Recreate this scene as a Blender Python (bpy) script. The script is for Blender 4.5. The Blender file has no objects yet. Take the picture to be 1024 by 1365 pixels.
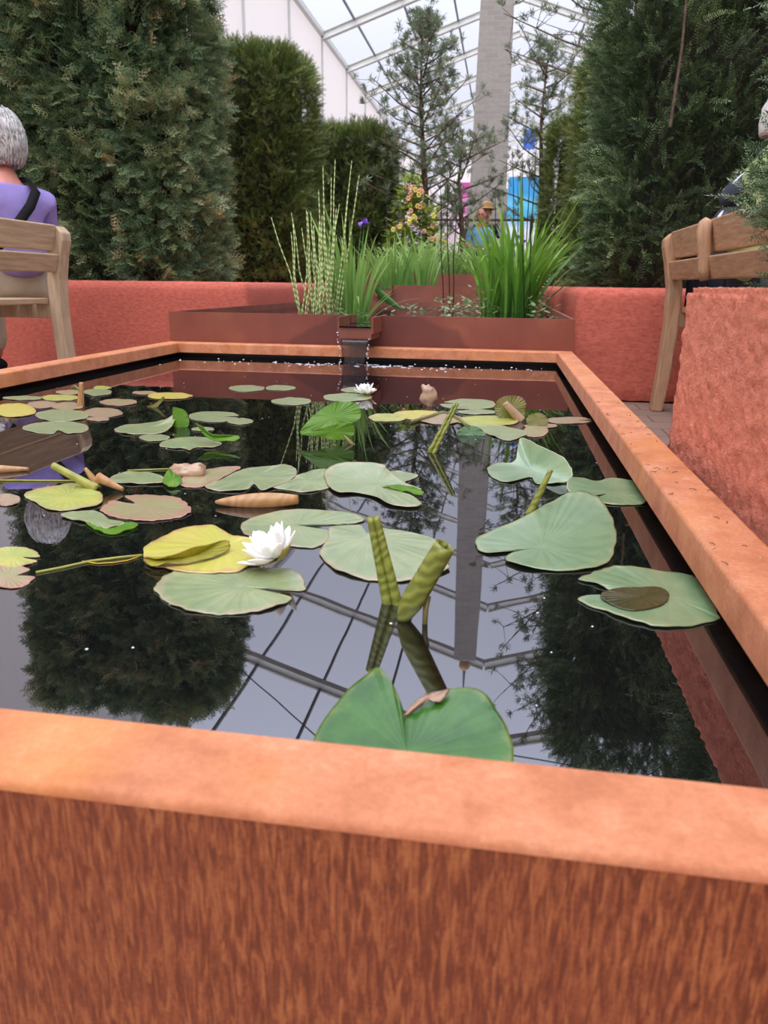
import bpy, bmesh, math, random
import numpy as np
from mathutils import Vector, Matrix, noise as mnoise
random.seed(4)
S = bpy.context.scene
COL = S.collection
EYE = 0.5            # eye height above the paving; the scene is laid out relative to the eye and lifted at the end
# ------------------------------------------------------------------ camera model
F_, PITCH, YAW, ROLL = 987.57, 0.2981, 0.1526, 0.0131
fwd = Vector((-math.sin(YAW)*math.cos(PITCH), math.cos(YAW)*math.cos(PITCH), -math.sin(PITCH)))
rgt0 = Vector((math.cos(YAW), math.sin(YAW), 0)); up0 = rgt0.cross(fwd)
rgt = rgt0*math.cos(ROLL)+up0*math.sin(ROLL); upv = -rgt0*math.sin(ROLL)+up0*math.cos(ROLL)
def ray(x, y): return fwd+rgt*((x-512)/F_)-upv*((y-682.5)/F_)
def on_z(x, y, z): v = ray(x, y); return v*(z/v.z)
def on_y(x, y, Y): v = ray(x, y); return v*(Y/v.y)
def on_plane(x, y, p0, n): v = ray(x, y); return v*(p0.dot(n)/v.dot(n))
# key dimensions (metres, relative to the eye)
XL, XR, YN, YF = -1.2165, 0.2369, 0.248, 2.6495      # outer faces of the pool
RIM, ZR, LIP, ZW = 0.0551, -0.21, 0.035, -0.2594
FLOOR = -0.5
# ------------------------------------------------------------------ helpers
def lin(c):
    return tuple(((v/255)/12.92 if v/255 <= .04045 else ((v/255+.055)/1.055)**2.4) for v in c)+(1,)
def link(o, parent=None):
    COL.objects.link(o)
    if parent: o.parent = parent
    return o
def meshobj(name, verts, faces, mats, parent=None, smooth=False, midx=None):
    me = bpy.data.meshes.new(name); me.from_pydata([tuple(v) for v in verts], [], faces)
    for m in (mats if isinstance(mats, (list, tuple)) else [mats]): me.materials.append(m)
    if smooth: me.polygons.foreach_set('use_smooth', [True]*len(me.polygons))
    if midx is not None: me.polygons.foreach_set('material_index', midx)
    me.update()
    return link(bpy.data.objects.new(name, me), parent)
def tag(o, label=None, cat=None, group=None, kind=None):
    if label: o['label'] = label
    if cat: o['category'] = cat
    if group: o['group'] = group
    if kind: o['kind'] = kind
    return o
def thing(name, label, cat, loc=(0, 0, 0), group=None):
    o = bpy.data.objects.new(name, None); o.empty_display_size = .05; COL.objects.link(o); o.location = loc
    return tag(o, label, cat, group)
def child(o, parent):
    """parent o (built in layout coordinates) keeping its place"""
    o.parent = parent; o.matrix_parent_inverse = Matrix.Translation(-Vector(parent.location)) ; return o
def recenter(o, base=None):
    """put the object's origin at the base of its mesh"""
    me = o.data; n = len(me.vertices); a = np.empty(n*3, 'f'); me.vertices.foreach_get('co', a); a = a.reshape(-1, 3)
    c = np.array([(a[:, 0].min()+a[:, 0].max())/2, (a[:, 1].min()+a[:, 1].max())/2, a[:, 2].min()]) if base is None else np.array(base)
    a -= c; me.vertices.foreach_set('co', a.ravel()); me.update(); o.location = Vector(o.location)+Vector(c.tolist()); return o
class MB:
    def __init__(s): s.v = []; s.f = []; s.m = []
    def add(s, v, f, m=0):
        b = len(s.v); s.v += [tuple(x) for x in v]; s.f += [tuple(i+b for i in q) for q in f]; s.m += [m]*len(f)
    def box(s, x0, x1, y0, y1, z0, z1, m=0):
        v = [(x, y, z) for z in (z0, z1) for y in (y0, y1) for x in (x0, x1)]
        s.add(v, [(0, 2, 3, 1), (4, 5, 7, 6), (0, 1, 5, 4), (2, 6, 7, 3), (0, 4, 6, 2), (1, 3, 7, 5)], m)
    def tube(s, pts, rad, n=8, m=0, cap=True):
        pts = [Vector(p) for p in pts]; k = len(pts)
        if not isinstance(rad, (list, tuple)): rad = [rad]*k
        v = []; prev = None
        for i, p in enumerate(pts):
            t = (pts[min(i+1, k-1)]-pts[max(i-1, 0)]); t = t.normalized() if t.length > 1e-9 else Vector((0, 0, 1))
            if prev is None: u = t.orthogonal().normalized()
            else: u = (prev-t*prev.dot(t)).normalized()
            prev = u; w = t.cross(u)
            for j in range(n):
                a = 2*math.pi*j/n; v.append(p+(u*math.cos(a)+w*math.sin(a))*rad[i])
        f = [(i*n+j, i*n+(j+1) % n, (i+1)*n+(j+1) % n, (i+1)*n+j) for i in range(k-1) for j in range(n)]
        if cap: f += [tuple(range(n))[::-1], tuple(range((k-1)*n, k*n))]
        s.add(v, f, m)
    def ball(s, c, r, nu=12, nv=8, m=0):
        if not isinstance(r, (tuple, list)): r = (r, r, r)
        v = [(c[0], c[1], c[2]-r[2])]
        for i in range(1, nv):
            ph = math.pi*i/nv
            for j in range(nu):
                a = 2*math.pi*j/nu; v.append((c[0]+r[0]*math.sin(ph)*math.cos(a), c[1]+r[1]*math.sin(ph)*math.sin(a), c[2]-r[2]*math.cos(ph)))
        v.append((c[0], c[1], c[2]+r[2])); L = len(v)-1
        f = [(0, 1+(j+1) % nu, 1+j) for j in range(nu)]
        for i in range(nv-2):
            for j in range(nu): f.append((1+i*nu+j, 1+i*nu+(j+1) % nu, 1+(i+1)*nu+(j+1) % nu, 1+(i+1)*nu+j))
        f += [(1+(nv-2)*nu+j, 1+(nv-2)*nu+(j+1) % nu, L) for j in range(nu)]
        s.add(v, f, m)
    def sweep(s, prof, p0, p1, axis, m=0):
        """extrude a closed 2-D profile [(a,b)] along axis 'x','y' from p0 to p1"""
        n = len(prof); v = []
        for t in (p0, p1):
            for a, b in prof: v.append((t, a, b) if axis == 'x' else (a, t, b))
        f = [(j, (j+1) % n, n+(j+1) % n, n+j) for j in range(n)]+[tuple(range(n))[::-1], tuple(range(n, 2*n))]
        s.add(v, f, m)
    def build(s, name, mats, parent=None, smooth=False, bevel=0, fix=True):
        o = meshobj(name, s.v, s.f, mats, None, smooth, s.m)
        if fix:
            bm = bmesh.new(); bm.from_mesh(o.data); bmesh.ops.recalc_face_normals(bm, faces=bm.faces); bm.to_mesh(o.data); bm.free()
        if bevel:
            b = o.modifiers.new('bevel', 'BEVEL'); b.width = bevel; b.segments = 2; b.limit_method = 'ANGLE'
        if parent: child(o, parent)
        return o
# ------------------------------------------------------------------ materials
class NT:
    def __init__(s, name):
        s.mat = bpy.data.materials.new(name); s.mat.use_nodes = True; s.t = s.mat.node_tree; s.t.nodes.clear()
        s.out = s.n('ShaderNodeOutputMaterial'); s.bsdf = s.n('ShaderNodeBsdfPrincipled'); s.l(s.bsdf.outputs[0], s.out.inputs[0])
    def n(s, t, **k):
        x = s.t.nodes.new(t)
        for a, b in k.items(): setattr(x, a, b)
        return x
    def l(s, a, b): s.t.links.new(a, b)
    def coord(s, scale=(1, 1, 1), kind='Object', rot=(0, 0, 0)):
        c = s.n('ShaderNodeTexCoord'); m = s.n('ShaderNodeMapping'); m.inputs['Scale'].default_value = scale; m.inputs['Rotation'].default_value = rot
        s.l(c.outputs[kind], m.inputs[0]); return m.outputs[0]
    def noise(s, vec, scale, detail=6, rough=.55, dist=0):
        x = s.n('ShaderNodeTexNoise'); x.inputs['Scale'].default_value = scale; x.inputs['Detail'].default_value = detail
        x.inputs['Roughness'].default_value = rough; x.inputs['Distortion'].default_value = dist; s.l(vec, x.inputs['Vector']); return x.outputs['Fac']
    def ramp(s, fac, stops):
        r = s.n('ShaderNodeValToRGB'); e = r.color_ramp.elements
        while len(e) < len(stops): e.new(.5)
        for i, (p, c) in enumerate(stops): e[i].position = p; e[i].color = c if len(c) == 4 else lin(c)
        s.l(fac, r.inputs[0]); return r.outputs[0]
    def mix(s, fac, a, b, mode='MIX'):
        m = s.n('ShaderNodeMix', data_type='RGBA', blend_type=mode)
        for i, v in ((0, fac), (6, a), (7, b)):
            if isinstance(v, (int, float)): m.inputs[i].default_value = v
            elif isinstance(v, tuple): m.inputs[i].default_value = v if len(v) == 4 else lin(v)
            else: s.l(v, m.inputs[i])
        return m.outputs[2]
    def math(s, op, a, b=0., c=None):
        m = s.n('ShaderNodeMath', operation=op)
        for i, v in enumerate((a, b, c)):
            if v is None: continue
            if isinstance(v, (int, float)): m.inputs[i].default_value = v
            else: s.l(v, m.inputs[i])
        return m.outputs[0]
    def bump(s, h, strength=.3, dist=.01):
        b = s.n('ShaderNodeBump'); b.inputs['Strength'].default_value = strength; b.inputs['Distance'].default_value = dist
        s.l(h, b.inputs['Height']); s.l(b.outputs[0], s.bsdf.inputs['Normal']); return b
    def set(s, **k):
        for a, v in k.items():
            i = s.bsdf.inputs[a.replace('_', ' ')]
            if isinstance(v, (int, float, tuple)): i.default_value = v if not (isinstance(v, tuple) and len(v) == 3) else lin(v)
            else: s.l(v, i)
        return s.mat
def plain(name, col, rough=.6, var=.12, scale=20, bump=0, spec=.5, metal=0, stretch=(1, 1, 1)):
    t = NT(name); v = t.coord(stretch); f = t.noise(v, scale)
    c = lin(col); d = tuple(x*(1-var*2) for x in c[:3])+(1,); e = tuple(min(1, x*(1+var)) for x in c[:3])+(1,)
    if bump: t.bump(f, bump, .004)
    return t.set(Base_Color=t.ramp(f, [(.3, d), (.7, e)]), Roughness=rough, Specular_IOR_Level=spec, Metallic=metal)

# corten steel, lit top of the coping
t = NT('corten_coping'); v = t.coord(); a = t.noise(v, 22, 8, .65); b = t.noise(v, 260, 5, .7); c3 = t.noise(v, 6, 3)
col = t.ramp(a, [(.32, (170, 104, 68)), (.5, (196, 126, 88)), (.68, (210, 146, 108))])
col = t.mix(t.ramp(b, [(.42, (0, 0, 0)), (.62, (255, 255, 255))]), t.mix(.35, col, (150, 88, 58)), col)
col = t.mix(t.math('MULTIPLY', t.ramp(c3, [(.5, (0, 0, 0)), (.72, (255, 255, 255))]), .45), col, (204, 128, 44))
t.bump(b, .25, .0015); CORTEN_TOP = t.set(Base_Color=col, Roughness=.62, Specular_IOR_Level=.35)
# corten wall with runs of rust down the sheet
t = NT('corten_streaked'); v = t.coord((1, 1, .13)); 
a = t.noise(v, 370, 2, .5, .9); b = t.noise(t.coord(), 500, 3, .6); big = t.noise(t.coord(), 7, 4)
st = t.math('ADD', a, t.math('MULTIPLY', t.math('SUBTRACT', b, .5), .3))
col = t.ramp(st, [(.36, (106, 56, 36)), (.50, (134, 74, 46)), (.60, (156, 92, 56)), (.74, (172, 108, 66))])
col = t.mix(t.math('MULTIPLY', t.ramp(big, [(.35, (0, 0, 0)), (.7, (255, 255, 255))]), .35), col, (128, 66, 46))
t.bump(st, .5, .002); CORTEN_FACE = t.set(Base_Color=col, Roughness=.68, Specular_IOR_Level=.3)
# smoother brown steel of the upper troughs, wet stain near the spout
t = NT('brown_steel'); v = t.coord(); a = t.noise(v, 5, 5); b = t.noise(t.coord((1, 1, .12)), 34, 4)
col = t.ramp(a, [(.3, (112, 58, 46)), (.55, (130, 70, 52)), (.75, (146, 86, 60))])
col = t.mix(t.math('MULTIPLY', b, .45), col, (112, 54, 44))
sep = t.n('ShaderNodeSeparateXYZ'); t.l(t.coord(), sep.inputs[0])
# stain widens towards the foot: |x-x0| < .14 + .5*(top - z)
dx = t.math('ABSOLUTE', t.math('SUBTRACT', sep.outputs[0], 0.03)); wz = t.math('MULTIPLY_ADD', sep.outputs[2], -1.5, .33)
edge = t.math('ADD', t.math('SUBTRACT', wz, dx), t.math('MULTIPLY', t.math('SUBTRACT', a, .5), .25))
mr = t.n('ShaderNodeMapRange'); mr.inputs[1].default_value = -.012; mr.inputs[2].default_value = .02; t.l(edge, mr.inputs[0])
BROWN_STEEL_DRY = None
wet = t.mix(mr.outputs[0], col, t.mix(.5, col, (64, 26, 28)))
BROWN_WET = t.set(Base_Color=wet, Roughness=.45, Specular_IOR_Level=.4); t.bump(b, .12, .002)
BROWN = plain('brown_steel_dry', (130, 70, 52), .5, .16, 6, .1)
SHADED_STEEL = plain('shaded_inner_steel', (34, 20, 17), .5, .2, 20)  # inner wall: black shade under the rim put into the steel colour
# stucco
t = NT('red_stucco'); v = t.coord(); a = t.noise(t.coord((1, 1, 2.0), rot=(.35, 0, 0)), 105, 7, .7, .5); b = t.noise(v, 9, 4); c3 = t.noise(v, 300, 4)
h = t.math('ADD', a, t.math('MULTIPLY', c3, .25))
col = t.ramp(a, [(.28, (186, 92, 68)), (.42, (230, 134, 108)), (.66, (240, 156, 130))]); col = t.mix(t.math('MULTIPLY', b, .2), col, (214, 112, 84))
t.bump(h, .8, .009); STUCCO = t.set(Base_Color=col, Roughness=.92, Specular_IOR_Level=.15)
t = NT('red_stucco_smooth'); v = t.coord(); a = t.noise(t.coord((1, 1, 2.2)), 42, 8, .65); b = t.noise(v, 5, 4)
col = t.ramp(a, [(.3, (164, 82, 68)), (.5, (192, 102, 86)), (.7, (206, 116, 100))]); col = t.mix(t.math('MULTIPLY', b, .3), col, (164, 84, 70))
t.bump(a, .5, .006); STUCCO2 = t.set(Base_Color=col, Roughness=.9, Specular_IOR_Level=.15)
# pale bench timber with grain along the slats
def timber(name, c1, c2, st):
    t = NT(name); a = t.noise(t.coord(st), 30, 5, .6, .4); t.bump(a, .15, .002)
    return t.set(Base_Color=t.ramp(a, [(.3, c1), (.7, c2)]), Roughness=.6, Specular_IOR_Level=.3)
WOOD_Y = timber('bench_timber_slat', (172, 146, 116), (206, 180, 148), (3, .25, 3)); WOOD_Z = timber('bench_timber_post', (170, 144, 116), (202, 178, 148), (3, 3, .25))
WOOD_R = timber('bench_timber_tan', (160, 120, 88), (196, 156, 120), (3, .3, 3)); WOOD_RZ = timber('bench_timber_tan_post', (160, 120, 90), (192, 154, 122), (3, 3, .3))
# water
def water_mat(name, ripple, ior=2.7):
    t = NT(name); v = t.coord(); n1 = t.noise(v, 7, 2, .4); b = t.n('ShaderNodeBump'); b.inputs['Strength'].default_value = ripple; b.inputs['Distance'].default_value = .004; t.l(n1, b.inputs['Height'])
    d = t.n('ShaderNodeBsdfDiffuse'); d.inputs['Color'].default_value = (.004, .004, .004, 1)
    g = t.n('ShaderNodeBsdfGlossy'); g.inputs['Roughness'].default_value = 0.0; g.inputs['Color'].default_value = (.93, .93, 1, 1); t.l(b.outputs[0], g.inputs['Normal'])
    fr = t.n('ShaderNodeFresnel'); fr.inputs['IOR'].default_value = ior; t.l(b.outputs[0], fr.inputs['Normal'])
    m = t.n('ShaderNodeMixShader'); t.l(fr.outputs[0], m.inputs[0]); t.l(d.outputs[0], m.inputs[1]); t.l(g.outputs[0], m.inputs[2]); t.l(m.outputs[0], t.out.inputs[0])
    return t.mat
WATER = water_mat('still_black_water', .045); WATER2 = water_mat('trough_water', .15, 1.6)
FOAM = plain('water_foam', (225, 225, 232), .3, .05)
# translucent leaf-type materials
def foliage(name, stops, rough=.5, trans=.25, spec=.4, attr='tint'):
    t = NT(name); a = t.n('ShaderNodeAttribute'); a.attribute_name = attr
    c = t.ramp(a.outputs['Fac'], stops); t.set(Base_Color=c, Roughness=rough, Specular_IOR_Level=spec)
    if trans:
        tr = t.n('ShaderNodeBsdfTranslucent'); t.l(c, tr.inputs[0]); m = t.n('ShaderNodeMixShader'); m.inputs[0].default_value = trans
        t.l(t.bsdf.outputs[0], m.inputs[1]); t.l(tr.outputs[0], m.inputs[2]); t.l(m.outputs[0], t.out.inputs[0])
    return t.mat
YEW = foliage('yew_needles', [(0, (30, 46, 24)), (.5, (62, 88, 48)), (.85, (96, 118, 66)), (1, (120, 128, 76))])
YEW_OLIVE = foliage('olive_yew_needles', [(0, (48, 60, 28)), (.5, (94, 114, 54)), (.85, (130, 144, 74)), (1, (156, 144, 88))])
CYPRESS = foliage('cypress_sprays', [(0, (40, 60, 40)), (.35, (82, 108, 76)), (.6, (120, 142, 100)), (.8, (156, 164, 112)), (.93, (184, 188, 150)), (1, (176, 136, 88))])
DARKYEW = foliage('dark_yew_needles', [(0, (30, 44, 28)), (.45, (68, 90, 56)), (.8, (108, 130, 86)), (1, (160, 174, 124))])
NEARYEW = foliage('near_yew_needles', [(0, (36, 54, 36)), (.5, (72, 100, 64)), (.85, (110, 136, 94)), (1, (158, 176, 136))], .35)
PINE = foliage('pine_needles', [(0, (74, 88, 66)), (.5, (112, 126, 98)), (1, (158, 168, 136))])
SHADE_CORE = plain('hedge_shade_core', (34, 28, 20), .9, .3, 40); BARK = plain('pine_bark', (98, 80, 66), .9, .25, 30, .3)  # hedge core: shade between the branches put into a dark twig brown
def blade_mat(name, base, tip):
    t = NT(name); a = t.n('ShaderNodeAttribute'); a.attribute_name = 'tint'; c = t.ramp(a.outputs['Fac'], [(0, base), (1, tip)])
    t.set(Base_Color=c, Roughness=.38, Specular_IOR_Level=.45)
    tr = t.n('ShaderNodeBsdfTranslucent'); t.l(c, tr.inputs[0]); m = t.n('ShaderNodeMixShader'); m.inputs[0].default_value = .35
    t.l(t.bsdf.outputs[0], m.inputs[1]); t.l(tr.outputs[0], m.inputs[2]); t.l(m.outputs[0], t.out.inputs[0]); return t.mat
IRIS = blade_mat('iris_blades', (44, 110, 30), (150, 196, 76)); IRIS_PALE = blade_mat('pale_iris_blades', (84, 138, 58), (170, 202, 108))
GREENS = blade_mat('meadow_leaves', (52, 96, 34), (140, 170, 78)); REED = blade_mat('dark_reed', (40, 60, 30), (96, 120, 60))
t = NT('zebra_rush'); c = t.coord(); sep = t.n('ShaderNodeSeparateXYZ'); t.l(c, sep.inputs[0]); wv = t.math('SINE', t.math('MULTIPLY', t.math('ADD', sep.outputs[2], t.math('MULTIPLY', sep.outputs[0], .31)), 300))
ZEBRA = t.set(Base_Color=t.ramp(t.math('MULTIPLY_ADD', wv, .5, .5), [(.3, (116, 148, 78)), (.65, (206, 210, 150))]), Roughness=.5)
PURPLE = plain('purple_petals', (136, 96, 200), .5, .15, 60); VIOLET = plain('violet_petals', (84, 62, 170), .5, .15, 60)
WHITEP = None
t = NT('white_petals'); WHITEP = t.set(Base_Color=(244, 242, 236), Roughness=.45, Subsurface_Weight=.15)
SEPAL = plain('sepal_green_yellow', (172, 162, 72), .45, .15, 60); STAMEN = plain('yellow_stamens', (226, 186, 60), .6, .1, 60)
# lily pads: veins run out from the centre of the pad
def padmat(name, base, blotch, edge, vein, amount=.5, edge_at=.93, trans=.12, rough=.34, seed=0, coat=.7):
    t = NT(name); uv = t.n('ShaderNodeUVMap'); uv.uv_map = 'pad'; sep = t.n('ShaderNodeSeparateXYZ'); t.l(uv.outputs[0], sep.inputs[0])
    u, r = sep.outputs[0], sep.outputs[1]; v = t.coord(); n1 = t.noise(v, 28+seed, 5, .6); n2 = t.noise(v, 120, 4, .6); n3 = t.noise(v, 60, 3)
    c = t.ramp(n1, [(.5-.18*amount-.02, base), (.62, blotch)]); c = t.mix(t.math('MULTIPLY', n2, .3), c, tuple(int(x*.82) for x in base))
    wu = t.math('ADD', t.math('MULTIPLY', u, 24), t.math('MULTIPLY', t.math('SUBTRACT', n3, .5), .35))
    pp = t.math('PINGPONG', wu, .5); mr = t.n('ShaderNodeMapRange'); mr.inputs[1].default_value = 0; mr.inputs[2].default_value = .12; mr.inputs[3].default_value = 1; mr.inputs[4].default_value = 0; t.l(pp, mr.inputs[0])
    vf = t.math('MULTIPLY', mr.outputs[0], t.math('SUBTRACT', 1.0, r)); c = t.mix(t.math('MULTIPLY', vf, .4), c, vein)
    er = t.n('ShaderNodeMapRange'); er.inputs[1].default_value = edge_at-.05; er.inputs[2].default_value = edge_at+.05; t.l(t.math('ADD', r, t.math('MULTIPLY', t.math('SUBTRACT', n3, .5), .5)), er.inputs[0])
    c = t.mix(t.math('MULTIPLY', er.outputs[0], .8), c, edge)
    h = t.math('ADD', t.math('MULTIPLY', pp, t.math('MULTIPLY', r, .5)), t.math('MULTIPLY', n1, .5)); t.bump(h, .5, .004)
    t.set(Base_Color=c, Roughness=rough, Specular_IOR_Level=.6, Coat_Weight=coat, Coat_Roughness=.28, Coat_IOR=1.6)
    tr = t.n('ShaderNodeBsdfTranslucent'); t.l(c, tr.inputs[0]); m = t.n('ShaderNodeMixShader'); m.inputs[0].default_value = trans
    t.l(t.bsdf.outputs[0], m.inputs[1]); t.l(tr.outputs[0], m.inputs[2]); t.l(m.outputs[0], t.out.inputs[0]); return t.mat
PM = {
 'g': padmat('pad_sage_green', (128, 146, 100), (150, 160, 110), (164, 152, 118), (184, 194, 148)),
 'b': padmat('pad_blue_green', (112, 142, 98), (130, 156, 110), (142, 152, 106), (166, 186, 142), coat=1.0),
 'y': padmat('pad_yellow', (196, 192, 74), (206, 190, 96), (190, 150, 96), (214, 204, 120)),
 'yg': padmat('pad_yellow_green', (150, 172, 84), (196, 190, 90), (176, 150, 110), (196, 200, 120), .9),
 'p': padmat('pad_pinkish', (150, 152, 100), (170, 146, 112), (176, 128, 106), (176, 172, 120), .8, .82),
 'k': padmat('pad_pink_faded', (164, 148, 112), (174, 142, 116), (150, 118, 94), (186, 170, 132), .8, .9),
 'd': padmat('pad_deep_green', (40, 92, 20), (64, 116, 34), (104, 120, 50), (86, 136, 60), .5, .97, .2, .24, coat=.15),
 'v': padmat('pad_vivid_green', (104, 158, 30), (124, 172, 40), (120, 150, 50), (150, 190, 80), .5, .97, .5, .35, coat=0),
 'yo': padmat('pad_yellow_underside', (168, 166, 36), (176, 164, 50), (150, 120, 60), (190, 184, 80), .5, .97, .4, .4, coat=0),
 'o': padmat('pad_olive', (112, 120, 34), (136, 122, 44), (120, 92, 44), (150, 156, 70), .7, .9, .35, .35, coat=0),
 'ob': padmat('pad_olive_wet', (58, 62, 26), (72, 66, 34), (60, 52, 30), (80, 86, 44), .6, .95, .1, .2, coat=.2),
 'br': padmat('pad_brown', (140, 100, 68), (180, 140, 104), (90, 60, 44), (190, 160, 130), .8, .9, .1, .5),
}
t = NT('rolled_leaf_green'); v = t.coord((1, 1, 1), rot=(0, .5, 0)); wv = t.n('ShaderNodeTexWave', wave_type='BANDS', bands_direction='Z'); wv.inputs['Scale'].default_value = 40; wv.inputs['Distortion'].default_value = 10; wv.inputs['Detail'].default_value = 2; t.l(v, wv.inputs[0])
n1 = t.noise(t.coord(), 90, 4); t.bump(wv.outputs['Fac'], .2, .002)
ROLL = t.set(Base_Color=t.mix(t.math('MULTIPLY', n1, .5), t.ramp(wv.outputs['Fac'], [(.1, (98, 110, 34)), (.9, (134, 144, 56))]), (104, 92, 40)), Roughness=.35)
t = NT('rolled_leaf_pink'); wv = t.n('ShaderNodeTexWave', wave_type='BANDS', bands_direction='X'); wv.inputs['Scale'].default_value = 22; wv.inputs['Distortion'].default_value = 16; t.l(t.coord(), wv.inputs[0]); n1 = t.noise(t.coord(), 40, 4)
ROLLP = t.set(Base_Color=t.mix(n1, t.ramp(wv.outputs['Fac'], [(.1, (142, 100, 74)), (.9, (168, 130, 98))]), (176, 130, 62)), Roughness=.4)
STEM = plain('stem_brown_green', (112, 106, 56), .4, .2, 60); STEM_Y = plain('stem_yellow_green', (150, 148, 60), .4, .15, 60)
# surroundings
t = NT('roof_sheet'); tp = t.n('ShaderNodeBsdfTransparent'); tp.inputs[0].default_value = (.93, .94, .97, 1); tl = t.n('ShaderNodeBsdfTranslucent'); tl.inputs[0].default_value = (.9, .9, .95, 1)
m = t.n('ShaderNodeMixShader'); m.inputs[0].default_value = .12; t.l(tp.outputs[0], m.inputs[1]); t.l(tl.outputs[0], m.inputs[2]); t.l(m.outputs[0], t.out.inputs[0]); ROOF = t.mat
t = NT('white_curtain'); df = t.n('ShaderNodeBsdfDiffuse'); df.inputs[0].default_value = lin((236, 232, 230)); tl = t.n('ShaderNodeBsdfTranslucent'); tl.inputs[0].default_value = lin((240, 236, 234))
wv = t.n('ShaderNodeTexWave', wave_type='BANDS', bands_direction='Y'); wv.inputs['Scale'].default_value = 1.1; wv.inputs['Distortion'].default_value = 2; t.l(t.coord(), wv.inputs[0]); bp = t.n('ShaderNodeBump'); bp.inputs['Strength'].default_value = .25; bp.inputs['Distance'].default_value = .1; t.l(wv.outputs['Fac'], bp.inputs['Height']); t.l(bp.outputs[0], df.inputs['Normal'])
m = t.n('ShaderNodeMixShader'); m.inputs[0].default_value = .6; t.l(df.outputs[0], m.inputs[1]); t.l(tl.outputs[0], m.inputs[2]); t.l(m.outputs[0], t.out.inputs[0]); CURTAIN = t.mat
ALU = plain('pale_aluminium', (205, 205, 200), .4, .04, 5); CABLE = plain('grey_cable', (110, 112, 118), .5, .05)
t = NT('grey_stone_blocks'); v = t.coord(rot=(math.pi/2, 0, 0)); bk = t.n('ShaderNodeTexBrick'); bk.inputs['Scale'].default_value = 1; bk.inputs['Brick Width'].default_value = .22; bk.inputs['Row Height'].default_value = .075; bk.inputs['Mortar Size'].default_value = .006
bk.inputs['Color1'].default_value = lin((158, 152, 146)); bk.inputs['Color2'].default_value = lin((146, 140, 134)); bk.inputs['Mortar'].default_value = lin((160, 154, 148)); t.l(v, bk.inputs[0])
n1 = t.noise(t.coord(), 14, 6); t.bump(n1, .4, .02); STONE = t.set(Base_Color=t.mix(t.math('MULTIPLY', n1, .5), bk.outputs[0], (128, 122, 116)), Roughness=.9)
t = NT('paving'); v = t.coord(); bk = t.n('ShaderNodeTexBrick'); bk.inputs['Scale'].default_value = 1; bk.inputs['Brick Width'].default_value = 1.2; bk.inputs['Row Height'].default_value = .15; bk.inputs['Mortar Size'].default_value = .003
bk.inputs['Color1'].default_value = lin((142, 112, 96)); bk.inputs['Color2'].default_value = lin((130, 104, 92)); bk.inputs['Mortar'].default_value = lin((70, 54, 46)); t.l(v, bk.inputs[0])
n1 = t.noise(t.coord(), 30, 5); PAVE = t.set(Base_Color=t.mix(t.math('MULTIPLY', n1, .4), bk.outputs[0], (104, 84, 74)), Roughness=.8)
SOIL = plain('planting_soil', (48, 36, 28), .95, .3, 30, .5)
SKIN_ = plain('skin', (214, 160, 140), .5, .06, 30); SKIN_P = plain('flushed_skin', (214, 142, 124), .5, .06, 30)
def hairmat(name, c1, c2):
    t = NT(name); a = t.noise(t.coord((1, 1, .25)), 90, 3, .6, 1.2); t.bump(a, .5, .004); return t.set(Base_Color=t.ramp(a, [(.3, c1), (.65, c2)]), Roughness=.45)
HAIR_G = hairmat('grey_hair', (118, 116, 118), (214, 210, 206)); HAIR_W = hairmat('white_hair', (180, 176, 170), (226, 222, 216)); HAIR_B = hairmat('brown_hair', (70, 50, 38), (110, 84, 62))
def cloth(name, col):
    t = NT(name); a = t.noise(t.coord(), 9, 3); t.bump(a, .5, .02); c = lin(col); return t.set(Base_Color=t.ramp(a, [(.3, tuple(x*.85 for x in c[:3])+(1,)), (.7, c)]), Roughness=.85, Specular_IOR_Level=.15)
LILAC = cloth('lilac_jersey', (158, 142, 206)); DENIM = cloth('pale_blue_cotton', (140, 184, 222)); LIME = cloth('pale_lime_cotton', (170, 190, 130)); DARKC = cloth('dark_navy_cotton', (38, 40, 56)); BLACKC = cloth('black_webbing', (26, 26, 28)); TROUS = cloth('grey_trousers', (70, 72, 84)); CREAM = cloth('cream_cotton', (206, 196, 176))
t = NT('navy_with_white_petals'); v = t.coord((1, 1, .45), rot=(.5, .3, 0)); vo = t.n('ShaderNodeTexVoronoi'); vo.inputs['Scale'].default_value = 11; vo.inputs['Randomness'].default_value = .7; t.l(v, vo.inputs['Vector'])
PETALC = t.set(Base_Color=t.ramp(vo.outputs['Distance'], [(.26, (214, 218, 226)), (.29, (44, 46, 62))]), Roughness=.85)
STRAW = plain('straw', (214, 174, 116), .8, .15, 60, .3)
EXPO = 0.35; SKY_LOW = .45; SKY_GAIN = 3.3; SUN = 2.2
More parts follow.
